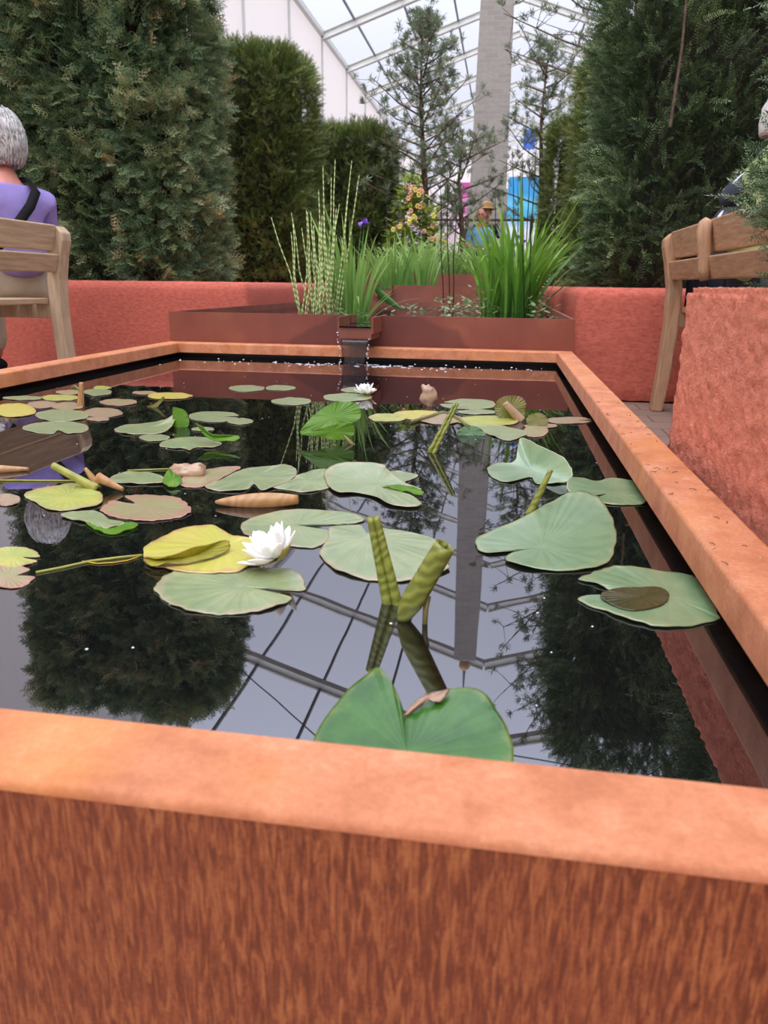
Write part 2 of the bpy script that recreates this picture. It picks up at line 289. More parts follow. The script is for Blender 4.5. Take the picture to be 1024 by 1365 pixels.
# ------------------------------------------------------------------ setting
def struct(o): o['kind'] = 'structure'; return o
m = MB(); m.box(-60, 60, -20, 90, FLOOR-.05, FLOOR); struct(recenter(m.build('floor', PAVE), (0, 0, FLOOR)))
def stucco_block(name, x0, x1, y0, y1, z0, z1, step, amp, mat, fine=None):
    vid = {}; V = []; Fs = []
    def ax(a, b, s): n = max(1, round((b-a)/s)); return [a+(b-a)*i/n for i in range(n+1)]
    X, Y, Z = ax(x0, x1, step), ax(y0, y1, step), ax(z0, z1, step)
    def V_(x, y, z):
        k = (round(x, 5), round(y, 5), round(z, 5))
        if k not in vid:
            nx = (x >= x1-1e-6)-(x <= x0+1e-6); ny = (y >= y1-1e-6)-(y <= y0+1e-6); nz = (z >= z1-1e-6)-(z <= z0+1e-6)
            n = Vector((nx, ny, nz)); e = sum(1 for q in (nx, ny, nz) if q); n.normalize()
            p = Vector((x, y, z)); h = mnoise.fractal(p*85*min(1, .012/step*1.0), .7, 2.0, 4)*amp + mnoise.noise(p*6)*amp*.3 - (.012 if e > 1 else 0)
            vid[k] = len(V); V.append(p+n*h)
        return vid[k]
    def face(A, B, f):
        for i in range(len(A)-1):
            for j in range(len(B)-1):
                Fs.append((f(A[i], B[j]), f(A[i+1], B[j]), f(A[i+1], B[j+1]), f(A[i], B[j+1])))
    face(X, Z, lambda a, b: V_(a, y0, b)); face(X, Z, lambda a, b: V_(a, y1, b)); face(Y, Z, lambda a, b: V_(x0, a, b)); face(Y, Z, lambda a, b: V_(x1, a, b)); face(X, Y, lambda a, b: V_(a, b, z1))
    o = meshobj(name, V, Fs, mat, None, True)
    bm = bmesh.new(); bm.from_mesh(o.data); bmesh.ops.recalc_face_normals(bm, faces=bm.faces); bm.to_mesh(o.data); bm.free()
    return struct(recenter(o, ((x0+x1)/2, (y0+y1)/2, z0)))
stucco_block('wall_right_near', .262, 1.0, -.15, 1.185, FLOOR, .0, .006, .0036, STUCCO)
stucco_block('wall_left', -3.9, -1.232, 3.58, 7.2, FLOOR, 0, .035, .004, STUCCO2)
stucco_block('wall_right', .31, 3.4, 3.5, 8.0, FLOOR, -.002, .035, .004, STUCCO2)
stucco_block('wall_right_far', .262, 3.4, 8.0, 9.6, FLOOR, .0, .06, .004, STUCCO2)
m = MB(); m.box(-6.3, 6.3, 9.6, 40, FLOOR, .05); m.box(-6.3, -1.24, 7.2, 9.6, FLOOR, 0.03); struct(recenter(m.build('terrace_floor', SOIL), (0, 9.6, FLOOR)))['kind'] = 'structure'
# marquee: translucent sheet roof on aluminium rafters, white curtain walls
EX, EZ, RZ = 6.5, 7.85, 10.0; Y0, Y1 = -12.65, 63.35
m = MB(); zz = .2
m.add([(-EX, Y0, EZ+zz), (0, Y0, RZ+zz), (0, Y1, RZ+zz), (-EX, Y1, EZ+zz)], [(0, 1, 2, 3)]); m.add([(0, Y0, RZ+zz), (EX, Y0, EZ+zz), (EX, Y1, EZ+zz), (0, Y1, RZ+zz)], [(0, 1, 2, 3)])
struct(m.build('ceiling', ROOF, fix=False))
for nm, x in (('wall_left_curtain', -EX-.1), ('wall_right_curtain', EX+.1)):
    m = MB(); m.add([(x, Y0, FLOOR), (x, Y1, FLOOR), (x, Y1, EZ+.2), (x, Y0, EZ+.2)], [(0, 1, 2, 3)]); struct(m.build(nm, CURTAIN, fix=False))
for nm, y in (('wall_near_curtain', Y0), ('wall_far_curtain', Y1)):
    m = MB(); m.add([(-EX-.1, y, FLOOR), (EX+.1, y, FLOOR), (EX+.1, y, EZ+.2), (0, y, RZ+.25), (-EX-.1, y, EZ+.2)], [(0, 1, 2, 3, 4)]); struct(m.build(nm, CURTAIN, fix=False))
k = 0; y = Y0+.05
while y < Y1:
    m = MB()
    for s in (-1, 1):
        d = Vector((EX, 0, RZ-EZ)).normalized(); n = Vector((-d.z, 0, d.x))
        a0 = Vector((-EX, 0, EZ)); a1 = Vector((0, 0, RZ))
        for (h0, h1, w) in ((0, .035, .10), (.035, .2, .035), (.2, .235, .10)):
            v = []
            for p in (a0, a1):
                for (h, ww) in ((h0, -w), (h0, w), (h1, w), (h1, -w)):
                    q = p+n*(h-.1); v.append((q.x*(-s), y+ww, q.z-.05))
            m.add(v, [(0, 1, 2, 3), (7, 6, 5, 4), (0, 4, 5, 1), (1, 5, 6, 2), (2, 6, 7, 3), (3, 7, 4, 0)])
        m.box(-EX*s-.03, -EX*s+.03, y-.035, y+.035, FLOOR, EZ+.05)
    k += 1; struct(m.build('trim_%d' % k, ALU)); y += 4.0
for x in (-5.4, -3.85, -2.3, 2.3, 3.85, 5.4):
    z = RZ-(RZ-EZ)*abs(x)/EX+.06; m = MB(); m.box(x-.03, x+.03, Y0, Y1, z-.03, z+.03); k += 1; struct(m.build('trim_%d' % k, CABLE))
for x in (-EX, EX):
    m = MB(); m.box(x-.07, x+.07, Y0, Y1, EZ-.02, EZ+.14); k += 1; struct(m.build('trim_%d' % k, ALU))
for (a, b) in (((-EX, 11.35, EZ), (0, 15.35, RZ)), ((-EX, 15.35, EZ), (0, 11.35, RZ)), ((EX, 11.35, EZ), (0, 15.35, RZ)), ((EX, 15.35, EZ), (0, 11.35, RZ))):
    m = MB(); m.tube([a, b], .018, 6); k += 1; struct(m.build('trim_%d' % k, CABLE))
# stone obelisk
ob = thing('stone_obelisk', 'tall grey stone obelisk with a gold ball on top, rising behind the pines', 'obelisk', (-.40, 14, FLOOR))
def ptower(h0, h1, w0, w1, name, mat, m=None):
    m = MB(); v = []
    for z, w in ((h0, w0), (h1, w1)): v += [(-.4-w, 14-w, z), (-.4+w, 14-w, z), (-.4+w, 14+w, z), (-.4-w, 14+w, z)]
    m.add(v, [(0, 3, 2, 1), (4, 5, 6, 7), (0, 1, 5, 4), (1, 2, 6, 5), (2, 3, 7, 6), (3, 0, 4, 7)]); return m.build(name, mat, ob, bevel=.01)
ptower(1.57, 6.85, .305, .225, 'shaft', STONE); ptower(FLOOR, 1.57, .345, .335, 'plinth', STONE)
m = MB(); m.tube([(-.4, 14, 6.84), (-.4, 14, 6.95)], [.2, .08], 12); m.build('cap', STONE, ob)
GOLD = plain('dull_gold', (186, 150, 104), .35, .06, 10)
m = MB(); m.ball((-.4, 14, 7.07), .12, 16, 12); m.build('ball', GOLD, ob, True); m = MB(); m.tube([(-.4, 14, 7.18), (-.4, 14, 7.3), (-.4, 14, 7.7)], [.04, .025, .012], 8); m.build('spike', CABLE, ob)
# ------------------------------------------------------------------ the lily pool
def frame_sweep(prof, name, mat, parent, x0=XL, x1=XR, y0=YN, y1=YF, smooth=False):
    cs = [((x0, y0), (1, 1)), ((x1, y0), (-1, 1)), ((x1, y1), (-1, -1)), ((x0, y1), (1, -1))]; n = len(prof); V = []
    for (cx, cy), (ix, iy) in cs:
        for d, z in prof: V.append((cx+ix*d, cy+iy*d, z))
    Fc = [(k*n+j, k*n+j+1, ((k+1) % 4)*n+j+1, ((k+1) % 4)*n+j) for k in range(4) for j in range(n-1)]
    o = meshobj(name, V, Fc, mat, None, smooth)
    if smooth:
        try: o.data.set_sharp_from_angle(angle=math.radians(50))
        except Exception: pass
    bm = bmesh.new(); bm.from_mesh(o.data); bmesh.ops.recalc_face_normals(bm, faces=bm.faces); bm.to_mesh(o.data); bm.free()
    if parent: child(o, parent)
    return o
pool = thing('steel_pool', 'long rusted steel lily pool with a folded rim, filled with black water', 'pool', ((XL+XR)/2, (YN+YF)/2, FLOOR))
R = .006
arc = lambda cx, cz, a0, a1: [(cx+R*math.cos(math.radians(a0+(a1-a0)*i/6)), cz+R*math.sin(math.radians(a0+(a1-a0)*i/6))) for i in range(7)]
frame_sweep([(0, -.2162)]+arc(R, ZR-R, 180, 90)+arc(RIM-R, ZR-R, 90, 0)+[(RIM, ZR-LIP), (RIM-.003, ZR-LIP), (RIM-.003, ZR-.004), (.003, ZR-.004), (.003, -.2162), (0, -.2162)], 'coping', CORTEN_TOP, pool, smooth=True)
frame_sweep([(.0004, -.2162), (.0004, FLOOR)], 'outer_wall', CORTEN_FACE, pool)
frame_sweep([(.004, ZR-.004), (.004, FLOOR+.01)], 'inner_wall', SHADED_STEEL, pool)
m = MB(); m.box(XL+.006, XR-.006, YN+.006, YF-.006, FLOOR+.012, ZW); o = recenter(m.build('pool_water', WATER)); tag(o, 'still black mirror-like water filling the steel lily pool', 'water', kind='stuff')
# ------------------------------------------------------------------ stepped troughs behind
SX0, SX1 = -.538, -.430
def trough(label, y0, y1, top, spout, wz, matf, yfront=0):
    t = thing('steel_trough', label, 'trough', ((XL+XR)/2, y0, FLOOR)); th = .012; bot = FLOOR
    m = MB(); a, b, zn = spout
    m.box(XL, a, y0+.001, y0+th, bot, top); m.box(b, XR, y0+.001, y0+th, bot, top); m.box(a, b, y0+.001, y0+th, bot, zn)
    o = m.build('front_panel', matf); recenter(o, ((a+b)/2, y0, max(top-.105, bot))); o.parent = t; o.location = Vector(o.location)-Vector(t.location)
    for x in (XL, XR-th): m = MB(); m.box(x, x+th, y0+th, y1-th, bot, top); m.build('side_panel', BROWN, t)
    m = MB(); m.box(XL, XR, y1-th, y1-.001, bot, top); m.build('back_panel', BROWN, t)
    # spout: floor plate with lip and two cheeks
    s = MB(); d0 = y0-.18 if yfront == 0 else y0-yfront; d1 = y0+.12
    s.box(a, b, d0, d1, zn-.038, zn); tray = s.build('spout_tray', BROWN, t)
    for x in (a-.006, b): c = MB(); c.box(x, x+.006, d0, d1, zn-.02, top); c.build('spout_cheek', BROWN, tray)
    w = MB(); w.box(XL+th, XR-th, y0+th, y1-th, wz-.05, wz); o = recenter(w.build('trough_water', WATER2))
    return t, o
t2, w2 = trough('brown steel trough with a spout, directly behind the lily pool', YF, 4.9, -.105, (SX0, SX1, -.138), -.133, BROWN_WET)
tag(w2, 'dark water in the first steel trough behind the lily pool', 'water', kind='stuff')
t3, w3 = trough('second brown steel trough, stepped up behind the first one', 4.9, 6.4, -.004, (-.82, -.72, -.035), -.03, BROWN, .06)
tag(w3, 'dark water in the second stepped trough', 'water', kind='stuff')
t4, w4 = trough('highest brown steel trough, half hidden by green leaves', 6.4, 7.6, .088, (-.86, -.76, .05), .055, BROWN, .1)
tag(w4, 'dark water in the highest stepped trough', 'water', kind='stuff')
# water running over the spout
m = MB(); m.box(SX0+.001, SX1-.001, YF-.185, YF+.1, -.1378, -.134); o = recenter(m.build('spout_water', WATER2)); tag(o, 'thin water running over the spout lip of the first trough', 'water', kind='stuff')
t = NT('falling_water'); tp = t.n('ShaderNodeBsdfTransparent'); tp.inputs[0].default_value = (.55, .5, .5, 1); gl = t.n('ShaderNodeBsdfGlossy'); gl.inputs['Roughness'].default_value = .12; mm_ = t.n('ShaderNodeMixShader'); mm_.inputs[0].default_value = .04; t.l(tp.outputs[0], mm_.inputs[1]); t.l(gl.outputs[0], mm_.inputs[2]); t.l(mm_.outputs[0], t.out.inputs[0]); FALL = t.mat
m = MB(); yl = YF-.186; n = 14; V = []; Fc = []
for j in range(9):
    f = j/8
    for i in range(n+1):
        s = i/n; V.append((SX0+.006+(SX1-SX0-.012)*(s*(1-.25*f)+.12*f), yl-.012*math.sqrt(f)+.002*math.sin(i*1.7+j*.3)*f, -.174+(ZW+.174)*f))
Fc = [(j*(n+1)+i, j*(n+1)+i+1, (j+1)*(n+1)+i+1, (j+1)*(n+1)+i) for j in range(8) for i in range(n)]
o = recenter(meshobj('water_fall', V, Fc, FALL, None, True)); so = o.modifiers.new('s', 'SOLIDIFY'); so.thickness = .0015
tag(o, 'thin sheet of water falling from the spout into the pool', 'water', kind='stuff')
m = MB(); rr = random.Random(2)
for i in range(26):
    f = rr.random(); x = (SX0 if i % 2 else SX1-.006)+rr.uniform(-.004, .004)+(.008 if i % 2 else -.004)*f; m.ball((x, yl-.012-rr.random()*.006, -.15+(ZW+.15)*f), rr.uniform(.0012, .0026), 6, 4)
for i in range(46):
    a = rr.gauss(0, .14); m.ball((-.49+a, yl-.02+rr.uniform(-.03, .05), ZW+.0005), (rr.uniform(.002, .012), rr.uniform(.001, .003), .0010), 8, 4)
for i in range(60): m.ball((rr.uniform(XL+.1, XR-.1), YF-.1-abs(rr.gauss(0, .1)), ZW), (rr.uniform(.001, .004),)*2+(.0015,), 6, 4)
for i in range(130): m.ball((rr.uniform(XL+.1, XR-.08), rr.uniform(.35, 2.4), ZW), (rr.uniform(.0005, .0014),)*2+(.0005,), 6, 4)
tag(recenter(m.build('foam', FOAM, None, True, fix=False)), 'white drops and bubbles where the spout water hits the pool', 'foam', kind='stuff')
# tiny plant litter on the right hand rim
m = MB()
for i in range(64):
    y = rr.uniform(.5, 1.5) if i < 54 else rr.uniform(.26, .5); x = XR-rr.uniform(.004, .05) if rr.random() < .75 else XR-RIM+.004; a = rr.uniform(0, 3.1); l = rr.uniform(.001, .0045); z = ZR+.0008
    m.tube([(x-l*math.cos(a), y-l*math.sin(a), z), (x, y, z+.0008), (x+l*math.cos(a+.5), y+l*math.sin(a+.5), z)], .0004, 4, rr.choice([0, 0, 1]))
tag(recenter(m.build('plant_litter', [plain('dry_litter', (96, 66, 44), .8), plain('pale_litter', (214, 190, 150), .8)], None, fix=False)), 'tiny dry needles and husks scattered on the right-hand rusted rim', 'litter', kind='stuff')
# ------------------------------------------------------------------ benches
def bench(name, label, xb, y0, y1, side, ws, wp, stiles):
    """back in the plane x=xb, seat towards side; y1 is the far end"""
    t = thing(name, label, 'bench', (xb, (y0+y1)/2, FLOOR)); X = lambda a: xb+side*a
    def post(y):
        prof = []
        pts = [(0.0, FLOOR, .045), (.012, -.35, .05), (.02, -.15, .052), (.015, 0, .055), (-.004, .1, .055), (-.022, .155, .05), (-.026, .185, .042), (-.008, .21, .028)]
        a = [(p[0]-p[2]/2, p[1]) for p in pts]; b = [(p[0]+p[2]/2, p[1]) for p in pts][::-1]
        prof = [(X(u), v) for u, v in a+b]; n = len(prof); V = [(u, yy, v) for yy in (y-.035, y+.035) for u, v in prof]; k = len(pts)
        Fc = [(j, (j+1) % n, n+(j+1) % n, n+j) for j in range(n)]
        for i in range(k-1): Fc += [(i, i+1, n-2-i, n-1-i), (n+n-1-i, n+n-2-i, n+i+1, n+i)]
        mm = MB(); mm.add(V, Fc); mm.build('rear_post', wp, t, bevel=.006)
    post(y1-.035); post(y0+.035)
    for z0, z1, nm in ((.113, .212, 'top_rail'), (.03, .1, 'back_slat')):
        mm = MB(); n = 12; V = []
        for i in range(n+1):
            y = y0+.07+(y1-y0-.14)*i/n; dip = 0 if nm != 'top_rail' else -.012*math.cos(i/n*2*math.pi)*0
            for a, z in ((-.005, z0), (-.028, z1+dip), (.0, z1+dip+.004), (.02, z0)): V.append((X(a), y, z))
        Fc = [(i*4+j, i*4+(j+1) % 4, i*4+4+(j+1) % 4, i*4+4+j) for i in range(n) for j in range(4)]+[(0, 3, 2, 1), (n*4, n*4+1, n*4+2, n*4+3)]
        mm.add(V, Fc); mm.build(nm, ws, t, bevel=.005)
    for y in stiles:
        mm = MB(); mm.tube([(X(-.022), y, .025), (X(-.028), y, .06), (X(-.034), y, .12), (X(-.044), y, .17), (X(-.042), y, .2), (X(-.036), y, .212)], [.016, .021, .021, .024, .022, .012], 10); mm.build('stile', wp, t, True)
    for i in range(6):
        mm = MB(); a = .05+i*.073; mm.box(min(X(a), X(a+.062)), max(X(a), X(a+.062)), y0+.02, y1-.06, -.095, -.072); mm.build('seat_slat', ws, t, bevel=.004)
    for y in (y0+.035, y1-.035):
        mm = MB(); mm.box(min(X(.03), X(.46)), max(X(.03), X(.46)), y-.025, y+.025, -.155, -.097); mm.build('side_rail', wp, t, bevel=.004)
        mm = MB(); mm.box(min(X(.42), X(.48)), max(X(.42), X(.48)), y-.032, y+.032, FLOOR, .07); mm.build('front_leg', wp, t, bevel=.005)
        mm = MB(); mm.box(min(X(.02), X(.5)), max(X(.02), X(.5)), y-.035, y+.035, .07, .095); mm.build('armrest', wp, t, bevel=.008) if y < y1-.1 else mm.build('armrest', wp, t, bevel=.008)
    mm = MB(); mm.box(min(X(.43), X(.455)), max(X(.43), X(.455)), y0+.06, y1-.06, -.16, -.097); mm.build('front_rail', ws, t, bevel=.003)
    return t
bench('garden_bench', 'weathered pale wooden bench on the left, seen from behind its back slats', -1.84, 1.45, 3.03, -1, WOOD_Y, WOOD_Z, (2.0,))
bench('garden_bench', 'tan wooden bench behind the near red wall on the right, seen from behind', .66, 1.75, 3.33, 1, WOOD_R, WOOD_RZ, (2.66,))
# ------------------------------------------------------------------ foliage
RG = np.random.default_rng(7)
def yew_sprig(rng, L=.085, N=18, nl=.02, nw=.0042):
    V = []; Q = []; T = []
    def quad(a, b, w, t):
        a = np.array(a); b = np.array(b); d = b-a; s = np.cross(d, [0, 0, 1.]); s = s/(np.linalg.norm(s)+1e-9)*w/2; m = a+d*.45; k = len(V)
        V.extend([a, m+s, b, m-s]); Q.append((k, k+1, k+2, k+3)); T.extend([t]*4)
    quad((0, 0, 0), (L, 0, 0), .004, -.3)
    for i in range(N):
        f = (i+.5)/N; x = L*f; sd = 1 if i % 2 else -1; l = nl*(1-.45*f)*rng.uniform(.8, 1.15)
        quad((x, 0, 0), (x+l*.55, sd*l*.85, rng.uniform(-.3, .45)*l), nw, rng.uniform(-.12, .12)+.15*f)
    quad((L*.96, 0, 0), (L+nl*.8, 0, 0), nw, .2)
    return np.array(V), np.array(Q), np.array(T)
def cyp_sprig(rng, L=.10):
    V = []; Q = []; T = []
    def quad(a, b, w, t):
        a = np.array(a); b = np.array(b); d = b-a; s = np.cross(d, [0, 0, 1.]); s = s/(np.linalg.norm(s)+1e-9)*w/2; m = a+d*.4; k = len(V)
        V.extend([a, m+s, b, m-s]); Q.append((k, k+1, k+2, k+3)); T.extend([t]*4)
    quad((0, 0, 0), (L, 0, -.01), .005, -.1)
    for i in range(9):
        f = (i+.7)/9.5; x = L*f; sd = 1 if i % 2 else -1; l = .048*(1-.65*f)*rng.uniform(.8, 1.2)
        a = (x, 0, -.01*f); b = (x+l*.75, sd*l*.7, rng.uniform(-.35, .1)*l); quad(a, b, .005, .05)
        for j in range(4):
            g = .25+.22*j; p = [a[q]+(b[q]-a[q])*g for q in range(3)]; s2 = 1 if j % 2 else -1; l2 = .016*(1.1-.5*g)
            quad(p, (p[0]+l2*(.9 if s2*sd < 0 else .25), p[1]+s2*l2*(.35 if s2*sd < 0 else .95)*(1 if sd > 0 else 1), p[2]-l2*.25), .0045, .12)
    return np.array(V), np.array(Q), np.array(T)
def pine_tuft(rng, L=.065, N=16):
    V = []; Q = []; T = []
    for i in range(N):
        d = rng.normal(size=3); d[0] = abs(d[0])*1.0+.5; d /= np.linalg.norm(d); a = np.array([rng.uniform(-.4, .3)*L, 0, 0]); b = a+d*L*rng.uniform(.7, 1.1)
        s = np.cross(d, rng.normal(size=3)); s = s/(np.linalg.norm(s)+1e-9)*.0034; k = len(V); m = (a+b)/2; V.extend([a, m+s, b, m-s]); Q.append((k, k+1, k+2, k+3)); T.extend([rng.uniform(-.15, .15)]*4)
    return np.array(V), np.array(Q), np.array(T)
def scatter(P, D, scale, temps, rng, tint):
    """P positions, D forward directions -> arrays of verts, quads, tints"""
    VV = []; QQ = []; TT = []; off = 0; n = len(P); which = rng.integers(0, len(temps), n)
    for k, (tv, tq, tt) in enumerate(temps):
        I = np.where(which == k)[0]
        if not len(I): continue
        d = D[I]/np.linalg.norm(D[I], axis=1, keepdims=True); r = rng.normal(size=(len(I), 3)); r[:, 2] += 1.2
        y = np.cross(r, d); y /= np.linalg.norm(y, axis=1, keepdims=True)+1e-9; z = np.cross(d, y)
        M = np.stack([d, y, z], axis=2)
        v = np.einsum('nij,kj->nki', M, tv)*scale[I][:, None, None]+P[I][:, None, :]
        VV.append(v.reshape(-1, 3)); c = len(tv)
        q = tq[None]+(np.arange(len(I))*c)[:, None, None]+off; QQ.append(q.reshape(-1, 4)); off += c*len(I)
        TT.append(np.clip(tint[I][:, None]+tt[None], 0, 1).reshape(-1))
    return np.concatenate(VV), np.concatenate(QQ), np.concatenate(TT)
def quads_obj(name, V, Q, T, mats, core=None, parent=None):
    """one mesh: foliage quads (material 0) plus optional core (verts, faces) in material 1"""
    V = np.asarray(V, 'f'); nq = len(Q); cv, cf = core if core else ([], [])
    me = bpy.data.meshes.new(name); allv = np.concatenate([V, np.array(cv, 'f').reshape(-1, 3)]) if core else V
    cf4 = np.array([list(f)+[f[-1]]*(4-len(f)) if len(f) < 4 else list(f) for f in cf]) if core else np.zeros((0, 4), int)
    allq = np.concatenate([Q, cf4+len(V)]) if core else Q
    me.vertices.add(len(allv)); me.vertices.foreach_set('co', allv.ravel())
    me.loops.add(len(allq)*4); me.loops.foreach_set('vertex_index', allq.astype('i').ravel())
    me.polygons.add(len(allq)); me.polygons.foreach_set('loop_start', np.arange(0, len(allq)*4, 4, dtype='i'))
    for m in (mats if isinstance(mats, (list, tuple)) else [mats]): me.materials.append(m)
    me.polygons.foreach_set('material_index', np.concatenate([np.zeros(nq, 'i'), np.ones(len(cf4), 'i')]).astype('i'))
    me.update(calc_edges=True)
    at = me.attributes.new('tint', 'FLOAT', 'POINT'); tt = np.zeros(len(allv), 'f'); tt[:len(V)] = T; at.data.foreach_set('value', tt)
    me.validate(); return link(bpy.data.objects.new(name, me), parent)
def hedge(name, label, x0, x1, y0, y1, z1, dens, mat, temps, sz, z0=0., seed=1, cat='hedge', rad=.16, faces='fbrlt', tdens=1., core_in=.10, openx=None, droop=0., lean=None):
    rng = np.random.default_rng(seed); P = []; D = []
    fs = {'f': ((x0, x1), (z0, z1)), 'b': ((x0, x1), (z0, z1)), 'l': ((y0, y1), (z0, z1)), 'r': ((y0, y1), (z0, z1)), 't': ((x0, x1), (y0, y1))}
    for k in faces:
        (a0, a1), (b0, b1) = fs[k]; n = int((a1-a0)*(b1-b0)*dens*(tdens if k == 't' else 1)); a = rng.uniform(a0, a1, n); b = rng.uniform(b0, b1, n)
        if k == 'f': p = np.c_[a, np.full(n, y0), b]; nn = (0, -1, 0)
        if k == 'b': p = np.c_[a, np.full(n, y1), b]; nn = (0, 1, 0)
        if k == 'l': p = np.c_[np.full(n, x0), a, b]; nn = (-1, 0, 0)
        if k == 'r': p = np.c_[np.full(n, x1), a, b]; nn = (1, 0, 0)
        if k == 't': p = np.c_[a, b, np.full(n, z1)]; nn = (0, 0, 1)
        P.append(p); D.append(np.tile(nn, (n, 1)).astype(float))
    P = np.concatenate(P); D = np.concatenate(D)
    # rounded corners: pull points in towards a rounded box
    c = np.array([(x0+x1)/2, (y0+y1)/2, (z0+z1)/2]); h = np.array([(x1-x0)/2, (y1-y0)/2, (z1-z0)/2]); q = P-c; inner = np.clip(q, -(h-rad), h-rad); inner[:, 2] = np.clip(q[:, 2], -h[2]-1, h[2]-rad); dd = q-inner; L = np.linalg.norm(dd, axis=1, keepdims=True)+1e-9
    P = c+inner+dd/L*np.minimum(L, rad); N = dd/L
    lump = np.array([mnoise.fractal(Vector(p.tolist())*3.2, .8, 2, 3) for p in P]); clump = np.array([mnoise.noise(Vector(p.tolist())*9+Vector((5, 2, 1))) for p in P])
    off = lump*.06+clump*.065-rng.random(len(P))**2*.10+.02
    P = P+N*off[:, None]
    if lean is not None: P[:, 0] += lean*(P[:, 2]-z0)
    keep = (clump > -.5)|(rng.random(len(P)) < .25); P = P[keep]; N = N[keep]; clump = clump[keep]; lump = lump[keep]
    dirv = N*.75+rng.normal(size=P.shape)*.5+np.array([0, 0, .35-droop])
    tint = np.clip(.45+clump*.35+lump*.15+rng.normal(size=len(P))*.16, 0, 1)
    V, Q, T = scatter(P, dirv, rng.uniform(.7, 1.25, len(P))*sz, temps, rng, tint)
    ci = core_in; cv = []; 
    nx, nz = 10, 14
    m = MB(); X0, X1, Y0_, Y1_, Z1 = x0+ci, x1-ci, y0+ci, y1-ci, z1-ci*1.0
    cc = .1; ring = [(X0+cc, Y0_), (X1-cc, Y0_), (X1, Y0_+cc), (X1, Y1_-cc), (X1-cc, Y1_), (X0+cc, Y1_), (X0, Y1_-cc), (X0, Y0_+cc)]
    n = 8
    lz = [z0-.0, (z0+Z1)/2, Z1-.12, Z1]; sc = [1, 1, 1, .92]
    for z, s_ in zip(lz, sc):
        for (x, y) in ring: m.v.append(((x-c[0])*s_+c[0]+(lean*(z-z0) if lean else 0), (y-c[1])*s_+c[1], z))
    for k in range(3):
        for j in range(n): m.f.append((k*n+j, k*n+(j+1) % n, (k+1)*n+(j+1) % n, (k+1)*n+j))
    m.f += [(24, 25, 26, 27), (27, 28, 31, 24), (28, 29, 30, 31)]
    o = quads_obj(name, V, Q, T, [mat, SHADE_CORE], (m.v, m.f))
    recenter(o, (c[0], c[1], z0)); return tag(o, label, cat)
rg = np.random.default_rng(3)
YT = [yew_sprig(rg) for _ in range(4)]; CT = [cyp_sprig(rg) for _ in range(4)]; PT = [pine_tuft(rg) for _ in range(4)]
NT_ = [yew_sprig(rg, .09, 20, .022, .0046) for _ in range(4)]
hedge('cypress_hedge', 'huge clipped blue-green hedge block behind the left red wall, nearest on the left', -2.78, -1.66, 3.76, 4.5, 2.06, 2600, CYPRESS, CT, .92, seed=1, droop=.35, rad=.2, faces='frlt')
hedge('yew_hedge', 'mid-height clipped dark green yew block, second from the left front', -3.2, -1.56, 5.7, 6.5, 1.63, 4200, YEW_OLIVE, YT, .8, seed=2, rad=.22, faces='frt')
hedge('yew_hedge', 'small distant clipped yew block between the second left hedge and the pine', -3.4, -1.46, 9.4, 10.2, 1.76, 2400, YEW_OLIVE, YT, 1.1, seed=3, rad=.2, faces='frt', z0=.02)
hr = hedge('yew_hedge', 'huge clipped dark green yew block behind the right bench', .47, 2.6, 3.76, 4.6, 2.08, 2300, DARKYEW, YT, 1.1, seed=4, rad=.14, faces='flt')
hedge('yew_hedge', 'narrow olive-green yew block seen just left of the huge right-hand hedge', .49, 2.2, 5.7, 6.5, 1.62, 1800, YEW_OLIVE, YT, 1.2, seed=5, rad=.2, faces='flt')
hedge('yew_hedge', 'small distant yew block on the right beside the blue banner', .46, 2.0, 9.7, 10.5, 1.84, 1100, YEW_OLIVE, YT, 1.5, seed=6, rad=.15, faces='flt', z0=.02)
m = MB(); m.tube([(.655, 3.67, .66), (.665, 3.66, .95), (.66, 3.66, 1.16)], [.007, .006, .005], 6); m.build('bare_stem', BARK, hr)
# near bush in front of the bench
bush_x0, bush_x1 = .335, .95
hedge('yew_bush', 'near grey-green yew bush growing out of the near red wall on the right edge', .355, .95, .60, 1.12, .62, 15000, NEARYEW, NT_, .40, seed=8, cat='bush', rad=.1, faces='flbt', core_in=.05, z0=-.005)
